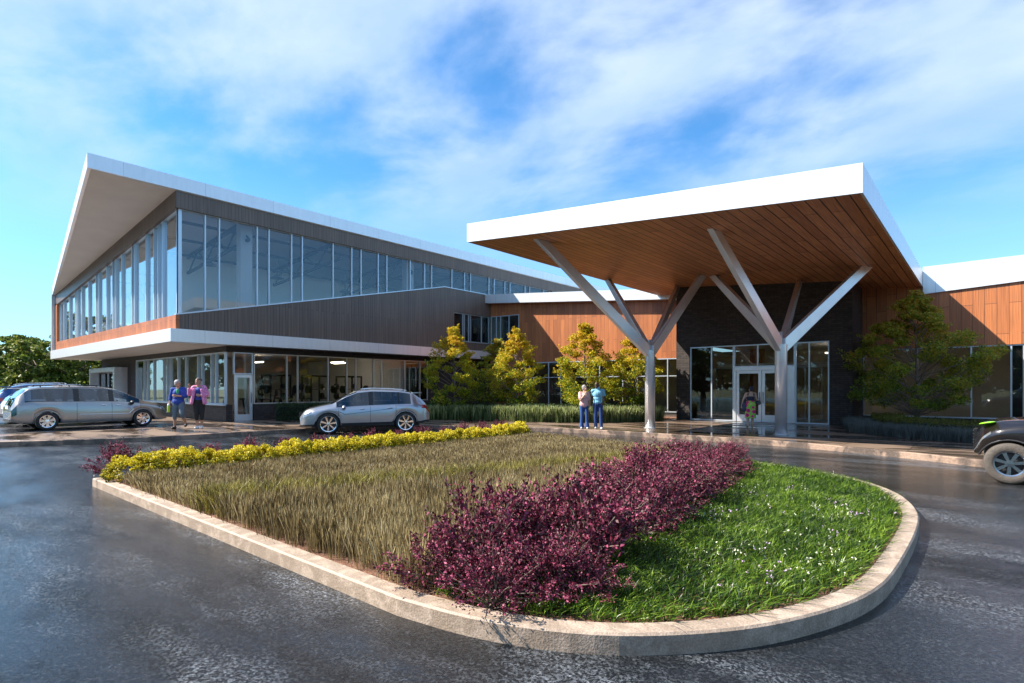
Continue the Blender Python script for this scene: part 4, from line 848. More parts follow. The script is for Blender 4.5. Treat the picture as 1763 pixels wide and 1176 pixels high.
rbl = smooth_line([(-4.35, 26.3), (-4.1, 24.0), (-3.3, 21.9), (-1.8, 20.6), (.4, 20.0), (4, 19.6), (9, 19.4)], 1); rbi = offset_line(rbl, .9)
struct(sheet('bed_soil', rbl+[(9, 28.7), (-4.1, 28.7)], .152, M['soil']))
P_, off, tr = tufts(rbl+rbi[::-1], .12, 24, .035); n = len(P_)
stuff(blade_mesh('blue_grass', P_, .13, .36+.1*tr+rng.uniform(-.06, .06, n), rng.uniform(.008, .014, n), off*1.2+rng.normal(size=(n, 2))*.05, LM['blue'], ((0, .8), (.5, .8), (1, .2))),
      'blue grey grass edging the shaded bed under the right tree', 'grass')
hedge('low_hedge', 'low olive hedge behind the blue grey grass at the shaded tree', rbi, .9, .52, LM['hedge2'], .05)

# ---------------------------------------------------------------- vehicles
def paint(name, col, metal=.6, rough=.28, coat=1.0):
    m = mat(name, col, rough, metal=metal, coat=coat); m.node_tree.nodes['Principled BSDF'].inputs['Coat Roughness'].default_value = .04; return m
CM = {'seat': mat('car seat', (.12, .11, .10), .8), 'plastic': mat('dark trim plastic', (.03, .03, .033), .5), 'red': mat('red lamp glass', (.35, .012, .01), .12, coat=1),
      'clear': mat('clear lamp glass', (.30, .33, .35), .12, metal=.6, coat=1), 'amber': mat('amber lamp', (.7, .25, .03), .2), 'dim': mat('dark lamp glass', (.03, .10, .09), .08, coat=1), 'plate': mat('number plate', (.6, .6, .58), .5)}
def car(P, root_name='parked_car'):
    """x forward, y left, z up, origin on the ground under the middle"""
    t = thing(root_name, P['label'], P['cat'], (0, 0, 0)); Ln, W2 = P['L'], P['W']/2; x0, x1 = -Ln/2, Ln/2
    Rw, xw = P['Rw'], P['xw']; Ra = P.get('Ra', Rw*1.17)
    xs = list(np.linspace(x0, x1, 72))
    for c in xw: xs += [c+Ra*math.cos(a) for a in np.linspace(0, math.pi, 21)]
    xs += [x0+.01, x0+.03, x1-.01, x1-.03]; xs += [e for w_ in P['side'] for e in w_[:2]]+list(P['ws'])+list(P['rw'])
    xs = sorted(set(round(x, 4) for x in xs if x0 <= x <= x1)); xs = [x for i, x in enumerate(xs) if i == 0 or x-xs[i-1] > .006]; xs = np.array(xs)
    def curve(key, soft=.06):
        px, pz = zip(*P[key]); xx = np.linspace(x0-.3, x1+.3, 700); y = np.interp(xx, px, pz); k = int(soft/(xx[1]-xx[0])); ker = np.hanning(2*k+3); ker /= ker.sum()
        y = np.convolve(np.pad(y, k+1, 'edge'), ker, 'valid'); return np.interp(xs, xx, y)
    top, belt, wd, sill = curve('top', .12), curve('belt', .1), curve('w', .06)*W2, curve('sill', .05)
    K = 11; ring = np.zeros((len(xs), K, 3))
    for i, x in enumerate(xs):
        zl = sill[i]
        for c in xw:
            if abs(x-c) < Ra: zl = max(zl, Rw+math.sqrt(Ra*Ra-(x-c)**2)*.97)
        zb = max(belt[i], zl+.04); zt = max(top[i], zb+.02); g = min(1, max(0, (zt-zb)/.34)); h = zt-zb; w_ = wd[i]
        z = [zl, zl+(zb-zl)*.12, zl+(zb-zl)*.45, zl+(zb-zl)*.8, zb, zb+h*.06, zb+h*.86, zb+h*.92, zb+h*.965, zb+h*.995, zb+h]
        yh = [.955, .985, 1.0, .985, .95, .93, .88, .80, .62, .34, 0]; tr = P.get('tumble', .20); yg = [.955, .985, 1.0, .985, .95, .935, .93-tr, .905-tr, .62, .34, 0]
        for k in range(K): ring[i, k] = (x, w_*(yh[k]*(1-g)+yg[k]*g), z[k])
    groups = {}
    def cls(xc, k, i):
        if k == 5:
            for j, s_ in enumerate(P['side']):
                if s_[0] < xc < s_[1] and top[i]-belt[i] > .10: return ('side_window', j)
            if P['side'][0][0] < xc < P['side'][-1][1]: return ('pillar', 0)
        if k >= 7 and P['ws'][0] < xc < P['ws'][1]: return ('windshield', 0)
        if k >= 7 and P['rw'][0] < xc < P['rw'][1]: return ('rear_window', 0)
        if k in (3,) and xc > x1-P.get('hl', .3): return ('headlight', 0)
        if k in P.get('tlk', (3,)) and xc < x0+P.get('tl', .22): return ('taillight', 0)
        if k == 0 and P.get('clad'): return ('cladding', 0)
        return ('body', 0)
    n = len(xs)
    for sgn in (1, -1):
        for i in range(n-1):
            for k in range(K-1):
                c = cls((xs[i]+xs[i+1])/2, k, i); key = (c[0], c[1], sgn if c[0] in ('side_window', 'headlight', 'taillight') else 0)
                q = [ring[i, k], ring[i+1, k], ring[i+1, k+1], ring[i, k+1]]; q = [(p[0], p[1]*sgn, p[2]) for p in q]
                groups.setdefault(key, []).append(q if sgn < 0 else q[::-1])
    for i in (0, n-1):
        for k in range(K-2):
            a, b_ = ring[i, k], ring[i, k+1]; q = [(a[0], a[1], a[2]), (b_[0], b_[1], b_[2]), (b_[0], -b_[1], b_[2]), (a[0], -a[1], a[2])]
            groups.setdefault(('body', 0, 0), []).append(q if i == 0 else q[::-1])
    ms = {'body': P['paint'], 'side_window': M['cglass'], 'windshield': M['cglass'], 'rear_window': M['cglass'], 'pillar': M['blackgloss'], 'headlight': CM['clear'], 'taillight': P.get('tlm', CM['red']), 'cladding': CM['plastic']}
    parts = {}
    order = sorted(groups, key=lambda k: k[0] != 'body')
    for key in order:
        q = groups[key]; vid = {}; V = []; F = []
        for f in q:
            idx = []
            for p in f:
                kk = (round(p[0], 5), round(p[1], 5), round(p[2], 5))
                if kk not in vid: vid[kk] = len(V); V.append(kk)
                idx.append(vid[kk])
            idx = list(dict.fromkeys(idx))
            if len(idx) > 2: F.append(tuple(idx))
        mb = MB(); mb.v = V; mb.f = F; ob = mb.build({'pillar': 'window_pillar'}.get(key[0], key[0]), ms[key[0]], t, smooth=True); parts.setdefault(key[0], ob)
    body = parts['body']
    # underside and wheel housings
    b = MB().box((x0+.35, -W2*.62, .24), (x1-.4, W2*.62, .52)); b.box((xw[0]+Ra*.98, -W2*.93, sill.min()+.0), (xw[1]-Ra*.98, W2*.93, .5)); b.build('underbody', CM['plastic'], t)
    # seams, handles, mirrors
    def at(x, zf, off=.004, s_=1):
        i = int(np.argmin(abs(xs-x))); k = zf; k0 = int(k); f = k-k0; p = ring[i, k0]*(1-f)+ring[i, min(k0+1, K-1)]*f; return (float(x), s_*(float(p[1])+off), float(p[2]))
    for s_ in (1, -1):
        b = MB()
        for x in P['seams']: b.tube([at(x, k, .0, s_) for k in (.3, 1, 2, 3, 4)], .006, 4)
        b.build('door_seam', CM['plastic'], body)
        for x in P['handles']: MB().ell(at(x, 3.35, .015, s_), (.10, .022, .02)).build('door_handle', P.get('trim', P['paint']), t, smooth=True)
        mx_ = P['mirror']; p = at(mx_, 4.6, .09, s_); MB().ell((p[0], p[1]+.03*s_, p[2]), (.075, .12, .075)).build('mirror', P.get('mirrorm', P['paint']), t, smooth=True)
        if P.get('strip'): MB().tube([at(x, P['strip'][2], .004, s_) for x in np.linspace(P['strip'][0], P['strip'][1], 12)], .012, 6).build('side_strip', M['chrome'], t)
        if P.get('line'): MB().tube([at(x, P['line'][2]+(P['line'][3]-P['line'][2])*(x-P['line'][0])/(P['line'][1]-P['line'][0]), .001, s_) for x in np.linspace(P['line'][0], P['line'][1], 14)], .008, 5).build('crease_line', CM['plastic'], t)
        # wheel arch lips
        for c in xw:
            b = MB(); pts = []
            for a in np.linspace(.12, math.pi-.12, 17):
                x = c+Ra*math.cos(a); i = int(np.argmin(abs(xs-x))); pts.append((float(xs[i]), s_*float(ring[i, 0][1]), float(ring[i, 0][2])))
            b.tube(pts, P.get('lip', .018), 6); b.build('wheel_arch', P.get('archm', P['paint']), t, smooth=True)
    if P.get('rails'):
        for s_ in (1, -1):
            a, c = P['rails']; pts = [(x, s_*W2*.60, float(np.interp(x, xs, top))+.035) for x in np.linspace(a, c, 10)]
            b = MB().tube(pts, .018, 6); [b.bar((x, s_*W2*.60, float(np.interp(x, xs, top))-.03), (x, s_*W2*.60, float(np.interp(x, xs, top))+.04), .05, .03) for x in (a+.06, (a+c)/2, c-.06)]
            b.build('roof_rail', P.get('railm', M['steel']), t)
    # nose and tail details
    zc_ = P['grille']; wn = float(wd[-1])
    MB().box((x1-.05, -wn*.42, zc_[0]), (x1+.012, wn*.42, zc_[1])).build('grille', M['blackgloss'], t, bev=.01)
    b = MB(); [b.box((x1+.010, -wn*.40, z), (x1+.022, wn*.40, z+.012)) for z in np.linspace(zc_[0]+.03, zc_[1]-.04, 5)]; b.build('grille_bars', M['chrome'], t)
    MB().box((x1-.06, -wn*.62, P['sill'][-1][1]+.04), (x1+.008, wn*.62, P['sill'][-1][1]+.14)).build('air_intake', CM['plastic'], t)
    wt = float(wd[0]); MB().box((x0-.012, -.26, P['plate']), (x0+.01, .26, P['plate']+.13)).build('number_plate', CM['plate'], t)
    b = MB().box((x0-.02, -wt*.8, P['sill'][0][1]-.02), (x0+.12, wt*.8, P['sill'][0][1]+.10)); b.build('bumper', CM['plastic'], t, bev=.02)
    if P.get('spoiler'):
        sx, sz = P['spoiler']; MB().prism([(sx-.16, sz+.02), (sx+.22, sz+.03), (sx+.22, sz-.02), (sx-.16, sz)], 'y', -W2*.62, W2*.62).build('spoiler', P['paint'], t, bev=.006)
    # seats
    for sx in P['seats']:
        for s_ in (1, -1):
            b = MB().box((sx-.25, s_*.38-.24, .5), (sx+.25, s_*.38+.24, .72)); b.hexa([(sx-.30, s_*.38-.23, .7), (sx-.18, s_*.38-.23, .7), (sx-.18, s_*.38+.23, .7), (sx-.30, s_*.38+.23, .7)],
                            [(sx-.44, s_*.38-.2, 1.2), (sx-.34, s_*.38-.2, 1.2), (sx-.34, s_*.38+.2, 1.2), (sx-.44, s_*.38+.2, 1.2)]); b.box((sx-.45, s_*.38-.12, 1.22), (sx-.36, s_*.38+.12, 1.38)); b.build('seat', CM['seat'], t, bev=.02)
    dx = P['ws'][0]+.25; MB().box((dx, -W2*.8, .6), (dx+.4, W2*.8, belt[int(np.argmin(abs(xs-dx)))]-.03)).build('dashboard', CM['plastic'], t)
    b = MB(); b.tube([(dx-.12+.02*math.cos(a), .38+.18*math.sin(a), .98+.17*math.cos(a)) for a in np.linspace(0, 2*math.pi, 17)], .015, 6, cap=False); b.build('steering_wheel', M['black'], t)
    # wheels
    for c in xw:
        for s_ in (1, -1):
            yw = s_*(W2-.115); wdt = P.get('tw', .22)/2; rr_ = P['rim']
            b = MB().lathe([(rr_, -wdt*.85), (rr_+.03, -wdt), (Rw-.03, -wdt*.98), (Rw-.006, -wdt*.8), (Rw, -wdt*.5), (Rw, wdt*.5), (Rw-.006, wdt*.8), (Rw-.03, wdt*.98), (rr_+.03, wdt), (rr_, wdt*.85)], (0, 0, 0), 'y', 40)
            b.v = [(x+c, y+yw, z+Rw) for x, y, z in b.v]; wh = b.build('wheel', P.get('tyrem', M['black']), t, smooth=True)
            b = MB().lathe([(0, wdt*.2*s_), (rr_*.95, wdt*.1*s_)], (0, 0, 0), 'y', 32); b.v = [(x+c, y+yw, z+Rw) for x, y, z in b.v]; b.build('brake_disc', CM['plastic'], wh)
            b = MB(); b.lathe([(rr_-.035, wdt*.4*s_), (rr_-.02, wdt*.84*s_), (rr_+.004, wdt*.9*s_), (rr_+.004, wdt*.3*s_)], (0, 0, 0), 'y', 40)
            ns = P['spokes']
            for j in range(ns):
                a = 2*math.pi*j/ns+.3; ca, sa = math.cos(a), math.sin(a); w1, w2 = P.get('sw', (.035, .05))
                for rA, rB, wa, wb in ((.04, rr_-.02, w1, w2),):
                    pA = [(rA*ca-wa*sa, rA*sa+wa*ca), (rA*ca+wa*sa, rA*sa-wa*ca), (rB*ca+wb*sa, rB*sa-wb*ca), (rB*ca-wb*sa, rB*sa+wb*ca)]
                    b.hexa([(x, wdt*.55*s_, z) for x, z in pA], [(x, wdt*.80*s_, z) for x, z in pA])
            b.lathe([(.065, wdt*.5*s_), (.06, wdt*.88*s_), (0, wdt*.92*s_)], (0, 0, 0), 'y', 16)
            b.v = [(x+c, y+yw, z+Rw) for x, y, z in b.v]; b.build('rim', P.get('rimm', M['chrome']), wh)
    return t

VAN = dict(label='long silver grey minivan parked beside the pavement at the left', cat='minivan', L=4.95, W=1.95, Rw=.335, rim=.225, xw=(-1.5, 1.52), spokes=7, paint=paint('silver grey paint', (.36, .345, .32), metal=.8),
    top=[(-2.48, .74), (-2.42, 1.02), (-2.30, 1.22), (-2.02, 1.54), (-1.7, 1.60), (-.6, 1.62), (.2, 1.60), (.75, 1.50), (1.25, 1.22), (1.6, 1.03), (2.05, .93), (2.35, .78), (2.48, .60)],
    belt=[(-2.48, .72), (-2.3, .98), (-1.9, 1.01), (.9, .98), (1.5, .93), (2.1, .84), (2.4, .66), (2.48, .54)],
    w=[(-2.48, .86), (-2.35, .95), (-1.9, .99), (0, 1), (1.4, .99), (1.95, .93), (2.3, .80), (2.48, .62)], sill=[(-2.48, .34), (-2.0, .27), (0, .25), (2.1, .25), (2.48, .28)],
    side=[(-2.12, -.72), (-.55, .38), (.55, 1.42)], ws=(.62, 1.5), rw=(-2.46, -2.06), seams=(-.63, .47, 1.44), handles=(.2, .68), mirror=1.12, strip=(-.55, 1.2, 1.85), grille=(.50, .70), plate=.78, tlk=(2, 3),
    tl=.14, hl=.26, tlm=CM['dim'], rails=(-1.7, .1), railm=CM['plastic'], seats=(-.9, .0, .75), mirrorm=CM['plastic'], trim=M['chrome'], sw=(.03, .055), lip=.03)
o = car(VAN, 'minivan'); o.location = (-26.95, 6.02, .154); o.rotation_euler = (0, 0, R(90))
CRO = dict(label='silver crossover car standing on the road beside the yellow border', cat='car', L=4.75, W=1.90, Rw=.385, rim=.29, xw=(-1.42, 1.40), spokes=7, paint=paint('silver paint', (.40, .41, .44), metal=.85),
    top=[(-2.38, .80), (-2.30, 1.02), (-2.05, 1.30), (-1.75, 1.52), (-1.2, 1.62), (-.2, 1.66), (.35, 1.60), (.8, 1.40), (1.25, 1.12), (1.6, 1.05), (2.1, .93), (2.30, .78), (2.38, .58)],
    belt=[(-2.38, .78), (-2.2, 1.06), (-1.2, 1.05), (.9, .97), (1.4, .95), (2.0, .84), (2.3, .68), (2.38, .52)],
    w=[(-2.38, .80), (-2.2, .93), (-1.7, .99), (0, .99), (1.4, 1.0), (1.9, .95), (2.2, .82), (2.38, .58)], sill=[(-2.38, .42), (-2.0, .34), (-1, .34), (1, .32), (2.38, .30)],
    side=[(-1.62, -1.2), (-1.14, -.20), (-.04, 1.12)], ws=(.38, 1.3), rw=(-2.28, -1.62), seams=(-1.05, -.1, 1.05), handles=(-.80, .2), mirror=.86, grille=(.52, .80), plate=.85, tlk=(3,),
    tl=.34, hl=.42, rails=(-1.5, .15), seats=(-.75, .15), line=(-.95, 1.15, 3.1, 2.35), clad=True, spoiler=(-1.95, 1.50), sw=(.018, .035), archm=M['steel'])
o = car(CRO, 'crossover_car'); o.location = (-18.4, 12.98, 0.0); a = math.atan2(11.31-13.69, -18.45+17.12); o.rotation_euler = (0, 0, a)
_n = Vector((-math.sin(a), math.cos(a))); o.location = (-17.78-_n.x*.83, 12.5-_n.y*.83, 0)
JEP = dict(label='dark brown off road vehicle with big tyres entering at the right edge', cat='car', L=4.42, W=1.90, Rw=.36, rim=.22, tw=.25, xw=(-1.4, 1.72), spokes=7, paint=paint('dark brown paint', (.009, .006, .005), metal=.1),
    top=[(-2.35, 1.0), (-2.3, 1.3), (-2.15, 1.72), (-1.5, 1.80), (.3, 1.80), (.6, 1.70), (1.0, 1.28), (1.2, 1.17), (1.8, 1.12), (2.08, 1.05), (2.17, .92), (2.21, .62)],
    belt=[(-2.35, .9), (-2.2, 1.12), (1.0, 1.08), (1.6, 1.02), (1.95, .94), (2.12, .78), (2.21, .5)],
    w=[(-2.35, .85), (-2.2, .95), (-1.7, 1), (1.4, 1.0), (1.85, .97), (2.08, .86), (2.21, .62)], sill=[(-2.35, .45), (-1, .40), (1, .40), (1.9, .42), (2.21, .50)],
    side=[(-2.0, -1.2), (-1.08, -.2), (-.06, .95)], ws=(.5, 1.1), rw=(-2.33, -2.12), seams=(-1.14, -.13, 1.0), handles=(-.85, .15), mirror=.72, grille=(.62, .92), plate=.9, hl=.22, tl=.12, tlk=(3,), seats=(-.7, .2), rails=(-1.8, 0), Ra=.43,
    tyrem=mat('dusty tyre', (.085, .072, .06), .85, var=.15, vscale=20, bump=.6, bscale=60), clad=True, archm=CM['plastic'], lip=.018, sw=(.022, .03), rimm=mat('grey alloy', (.40, .41, .42), .25, metal=1))
o = car(JEP, 'off_road_vehicle'); MB().ell((2.02, .70, 1.06), (.13, .10, .022), rot=(0, R(12), R(-25))).build('marker_lamp', mat('lime lens', (.30, .75, .03), .25, coat=1), o, smooth=True); o.location = (.30+1.72, 14.15, 0); o.rotation_euler = (0, 0, math.pi)
WSU = dict(CRO); WSU.update(label='white car with red tail lamps parked behind the silver minivan', paint=paint('white paint', (.75, .75, .76), metal=0), tl=.3, tlk=(3, ), spoiler=(-2.0, 1.52), plate=.7)
o = car(WSU, 'parked_car'); o.location = (-30.1, 6.2, .154); o.rotation_euler = (0, 0, R(90))
BSU = dict(CRO); BSU.update(label='blue car parked at the far left edge beyond the white one', paint=paint('blue paint', (.02, .06, .20), metal=.4), plate=.7)
o = car(BSU, 'parked_car'); o.location = (-33.1, 6.2, .154); o.rotation_euler = (0, 0, R(90)); o.scale = (1.03, 1.03, 1.06)

# ---------------------------------------------------------------- people (x = right in the picture, y = away, z = up)
PM = {k: mat('skin '+k, c, .5) for k, c in {'light': (.55, .33, .23), 'tan': (.42, .23, .15), 'brown': (.22, .11, .065), 'dark': (.075, .038, .024)}.items()}
def cloth(name, c, **k): return mat(name, c, .8, var=.12, vscale=9, bump=.25, bscale=60, **k)
def remesh(mb, name, m, parent, vox=.012, sm=4, label=None):
    ob = mb.build(name, None, None); md = ob.modifiers.new('r', 'REMESH'); md.mode = 'VOXEL'; md.voxel_size = vox; md.use_smooth_shade = True
    m2_ = ob.modifiers.new('s', 'SMOOTH'); m2_.factor = .5; m2_.iterations = sm
    bpy.context.view_layer.update(); me = bpy.data.meshes.new_from_object(ob.evaluated_get(bpy.context.evaluated_depsgraph_get())); old = ob.data
    bpy.data.objects.remove(ob); bpy.data.meshes.remove(old); me.name = name; me.materials.clear(); me.materials.append(m)
    me.polygons.foreach_set('use_smooth', [True]*len(me.polygons)); o = bpy.data.objects.new(name, me); COL.objects.link(o); o.parent = parent
    if label: o['label'] = label
    return o
def hand(b, w_, d, palm, thumb, curl=.5, s=1):
    """w_: wrist, d: pointing direction, palm: palm normal, thumb: +1/-1 side"""
    w_, d, n_ = Vector(w_), Vector(d).normalized(), Vector(palm); n_ = (n_-d*n_.dot(d)).normalized(); s_ = d.cross(n_)*thumb
    for k in (-.6, -.2, .2, .6): b.cap(w_+s_*k*.03*s, w_+d*.085*s+s_*k*.048*s, .016*s, .013*s, 8)
    for k, L_ in ((.62, .072), (.22, .082), (-.2, .076), (-.6, .060)):
        p = w_+d*.088*s+s_*k*.046*s; q = p+(d*math.cos(curl*.6)+n_*math.sin(curl*.6))*L_*.5*s; r_ = q+(d*math.cos(curl*1.5)+n_*math.sin(curl*1.5))*L_*.55*s
        b.cap(p, q, .010*s, .009*s, 6); b.cap(q, r_, .009*s, .0075*s, 6)
    p = w_+d*.025*s+s_*.028*s; q = p+(s_*.8+d*.6+n_*.25).normalized()*.042*s; r_ = q+(d*.8+s_*.25+n_*.45).normalized()*.034*s
    b.cap(p, q, .013*s, .011*s, 6); b.cap(q, r_, .011*s, .009*s, 6)
def person(J, label, skin, g=(1, 1), hairf=None, hairm=None, group=None, hands=()):
    """g: (body breadth, leg thickness)"""
    t = thing('person', label, 'person', (0, 0, 0), group); V3 = {k: Vector(v) for k, v in J.items() if isinstance(v, tuple)}; w_, lg = g; b = MB()
    P_, C_, N_, H_ = V3['pelvis'], V3['chest'], V3['neck'], V3['head']
    b.ell(P_, (.155*w_, .115*w_, .12)); b.ell(P_.lerp(C_, .5), (.135*w_, .10*w_, .14)); b.ell(C_, (.165*w_, .115*w_, .17)); b.cap(V3['sh_l'], V3['sh_r'], .062, .062); b.cap(N_-Vector((0, 0, .05)), H_-Vector((0, 0, .06)), .056, .052)
    yaw, tilt = J.get('yaw', 0), J.get('tilt', 0); HR = Euler((tilt, J.get('roll', 0), yaw)).to_matrix(); hp = lambda x, y, z: H_+HR @ Vector((x, y, z))
    b.ell(hp(0, 0, .02), (.074, .092, .108), rot=(tilt, J.get('roll', 0), yaw)); b.ell(hp(0, -.028, -.045), (.056, .062, .066), rot=(tilt, J.get('roll', 0), yaw)); b.cap(hp(0, -.088, .012), hp(0, -.106, -.022), .011, .015, 6)
    for s_ in (-1, 1): b.ell(hp(.076*s_, .008, -.005), (.012, .02, .032), rot=(tilt, 0, yaw)); b.ell(hp(.036*s_, -.07, -.03), (.02, .02, .022))
    for s in 'lr':
        b.cap(V3['sh_'+s], V3['el_'+s], .050*w_, .040, 10); b.cap(V3['el_'+s], V3['wr_'+s], .041, .026, 10)
        b.cap(V3['hip_'+s], V3['kn_'+s], .088*lg, .056*lg, 12); b.cap(V3['kn_'+s], V3['kn_'+s].lerp(V3['an_'+s], .35)+Vector((0, .012, 0)), .052*lg, .054*lg, 10); b.cap(V3['kn_'+s].lerp(V3['an_'+s], .35)+Vector((0, .012, 0)), V3['an_'+s], .054*lg, .034, 10)
        b.cap(V3['an_'+s]-Vector((0, 0, .03)), V3['toe_'+s], .036, .03, 8)
    for (w0, d, n_, th, cu) in hands: hand(b, w0, d, n_, th, cu)
    body = remesh(b, 'body', skin, t, .0085, 3)
    for s_ in (-1, 1):
        MB().ell(hp(.031*s_, -.083, .014), (.013, .008, .008)).build('eye', M['blackgloss'], body); MB().cap(hp(.046*s_, -.083, .036), hp(.018*s_, -.091, .038), .004, .005, 5).build('eyebrow', hairm or M['black'], body)
    MB().cap(hp(-.02, -.092, -.05), hp(.02, -.092, -.05), .006, .006, 6).build('mouth', mat('lips', (.30, .08, .07), .5), body)
    if hairf: b = MB(); hairf(b, hp, (tilt, J.get('roll', 0), yaw)); remesh(b, 'hair', hairm, t, .008, 1)
    return t, V3, hp
def legs(b, V, top, a, c, lg, k0=1.0, flare=0):
    """trouser legs from hip to fraction a of the calf"""
    b.ell(V['pelvis'], (top*1.0, .125*lg, .12))
    for s in 'lr':
        e = V['kn_'+s].lerp(V['an_'+s], a); b.cap(V['hip_'+s], V['kn_'+s], .100*lg, .068*lg, 12); b.cap(V['kn_'+s], e, .068*lg, c, 12)
        if flare: b.cap(V['kn_'+s].lerp(V['an_'+s], .5), e, .06, c+flare, 12)
def shoes(t, V, m, z=.05):
    for s in 'lr':
        b = MB(); a, q = V['an_'+s], V['toe_'+s]; b.cap(a-Vector((0, 0, .045)), q, .046, .036, 10); b.cap(a-Vector((0, 0, .0)), a-Vector((0, 0, .05)), .042, .048, 10); d = (q-a); d.z = 0; b.cap(a-d*.22-Vector((0, 0, .055)), a-Vector((0, 0, .05)), .038, .046, 8)
        remesh(b, 'shoe', m, t, .009, 2)
def place(t, px, py, zg, s):
    Y = 962*(1.7-zg)/(py-668); X = (px-881.5)/962*Y; t.location = (*fwd(X, Y), zg); t.rotation_euler = (0, 0, TH-math.atan(X/Y)*.6); t.scale = (s,)*3
# spots worked out from the ground plane: (u, v) on the plaza
def stand(t, u, v, rz, s): t.location = (u, v, .148); t.rotation_euler = (0, 0, rz); t.scale = (s,)*3

hair_short = lambda b, hp, r_: (b.ell(hp(0, .018, .048), (.086, .098, .094), rot=r_), b.ell(hp(0, .05, -.01), (.076, .06, .08), rot=r_))
def hair_curly(b, hp, r_):
    rr = random.Random(3)
    for _ in range(46):
        a, e = rr.uniform(0, 6.28), rr.uniform(-.1, 1.5); x, y, z = math.cos(a)*math.cos(e), math.sin(a)*math.cos(e), math.sin(e)
        if y < -.35 and z < .55: continue
        b.ell(hp(x*.082, y*.09+.018, z*.10+.022), (.026,)*3)
# 1: walking woman in the long blue top
J = dict(pelvis=(0, 0, .90), chest=(.02, -.01, 1.20), neck=(.0, -.02, 1.40), head=(-.01, -.03, 1.53), yaw=R(62), tilt=R(-6), sh_l=(-.17, .01, 1.34), sh_r=(.17, .02, 1.35), el_l=(-.24, .02, 1.08), wr_l=(-.25, -.06, .86),
         el_r=(.24, -.04, 1.10), wr_r=(.03, -.22, 1.12), hip_l=(-.08, 0, .87), hip_r=(.10, 0, .87), kn_l=(-.09, -.06, .47), an_l=(-.11, .02, .08), toe_l=(-.14, -.13, .035), kn_r=(.15, -.14, .50), an_r=(.21, .08, .16), toe_r=(.23, -.05, .09))
t, V, hp = person(J, 'woman in long blue top and grey leggings walking with a green bottle', PM['tan'], (1.12, 1.12), hair_short, mat('silver hair', (.36, .36, .37), .6), 'two women walking together',
    [((-.25, -.07, .85), (0, -.15, -1), (1, 0, 0), -1, 1.3), ((.02, -.225, 1.12), (-1, -.1, .15), (0, 1, 0), 1, .8)])
b = MB(); legs(b, V, .17, .30, .062, 1.14); remesh(b, 'leggings', cloth('grey leggings', (.10, .14, .17)), t)
b = MB(); b.ell((0, 0, .92), (.20, .155, .15)); b.ell((.01, 0, 1.06), (.185, .14, .16)); b.ell((.02, -.01, 1.22), (.195, .145, .16)); b.cap((-.17, .01, 1.335), (.17, .02, 1.345), .074, .074)
b.cap((-.17, .01, 1.34), (-.24, .02, 1.08), .068, .06); b.cap((-.24, .02, 1.08), (-.247, -.01, .99), .058, .052); b.cap((.17, .02, 1.35), (.24, -.04, 1.10), .07, .062); b.cap((.24, -.04, 1.10), (.16, -.11, 1.11), .06, .052)
remesh(b, 'top', cloth('royal blue cloth', (.015, .055, .30)), t)
b = MB(); b.ell((.02, -.115, 1.26), (.055, .05, .11)); remesh(b, 'undershirt', cloth('green cloth', (.03, .32, .12)), t, .008)
shoes(t, V, mat('black shoes', (.02, .02, .022), .5)); T1_ = t
stand(t, -23.5, 7.98, TH+R(14), 1.12)
bt = thing('drinking_bottle', 'green drinking bottle in the hand of the woman in blue', 'bottle', (0, 0, 0))
MB().lathe([(0, -.15), (.032, -.15), (.036, -.14), (.036, .02), (.028, .05)], n=16).build('bottle_body', mat('green bottle', (.42, .60, .05), .3), bt, smooth=True); MB().lathe([(.029, .05), (.03, .095), (0, .10)], n=16).build('cap', M['inwhite'], bt, smooth=True)
q = Matrix.Translation(T1_.location) @ Matrix.Rotation(TH+R(14), 4, 'Z') @ Matrix.Diagonal((1.12, 1.12, 1.12, 1)) @ Vector((-.262, -.10, .74)); bt.location = q; bt.scale = (1.3,)*3
# 2: woman in the open pink jacket
J = dict(pelvis=(0, 0, .92), chest=(0, -.01, 1.23), neck=(0, -.01, 1.44), head=(-.02, -.03, 1.57), yaw=R(-38), tilt=R(2), sh_l=(-.16, .0, 1.38), sh_r=(.16, .01, 1.38), el_l=(-.28, -.05, 1.16), wr_l=(-.26, -.15, 1.36),
         el_r=(.25, .02, 1.13), wr_r=(.09, -.19, 1.12), hip_l=(-.085, 0, .90), hip_r=(.085, 0, .90), kn_l=(-.07, -.06, .49), an_l=(-.05, .0, .08), toe_l=(-.08, -.15, .035), kn_r=(.09, -.01, .49), an_r=(.07, .03, .08), toe_r=(.10, -.13, .035))
t, V, hp = person(J, 'woman in open pink jacket and black leggings raising one hand', PM['tan'], (1.05, 1.1), hair_curly, mat('grey black hair', (.07, .07, .075), .7), 'two women walking together',
    [((-.26, -.155, 1.37), (-.1, -.2, 1), (.6, -.6, 0), 1, .9), ((.08, -.195, 1.12), (-1, -.2, .2), (0, 1, 0), 1, 1.2)])
b = MB(); legs(b, V, .165, .42, .058, 1.12); remesh(b, 'leggings', cloth('black leggings', (.012, .012, .013)), t)
b = MB(); b.ell((0, 0, .99), (.165, .135, .12)); b.ell((0, -.01, 1.12), (.155, .135, .15)); b.ell((0, -.015, 1.26), (.16, .14, .13)); remesh(b, 'undershirt', cloth('deep blue top', (.03, .05, .26)), t)
b = MB()
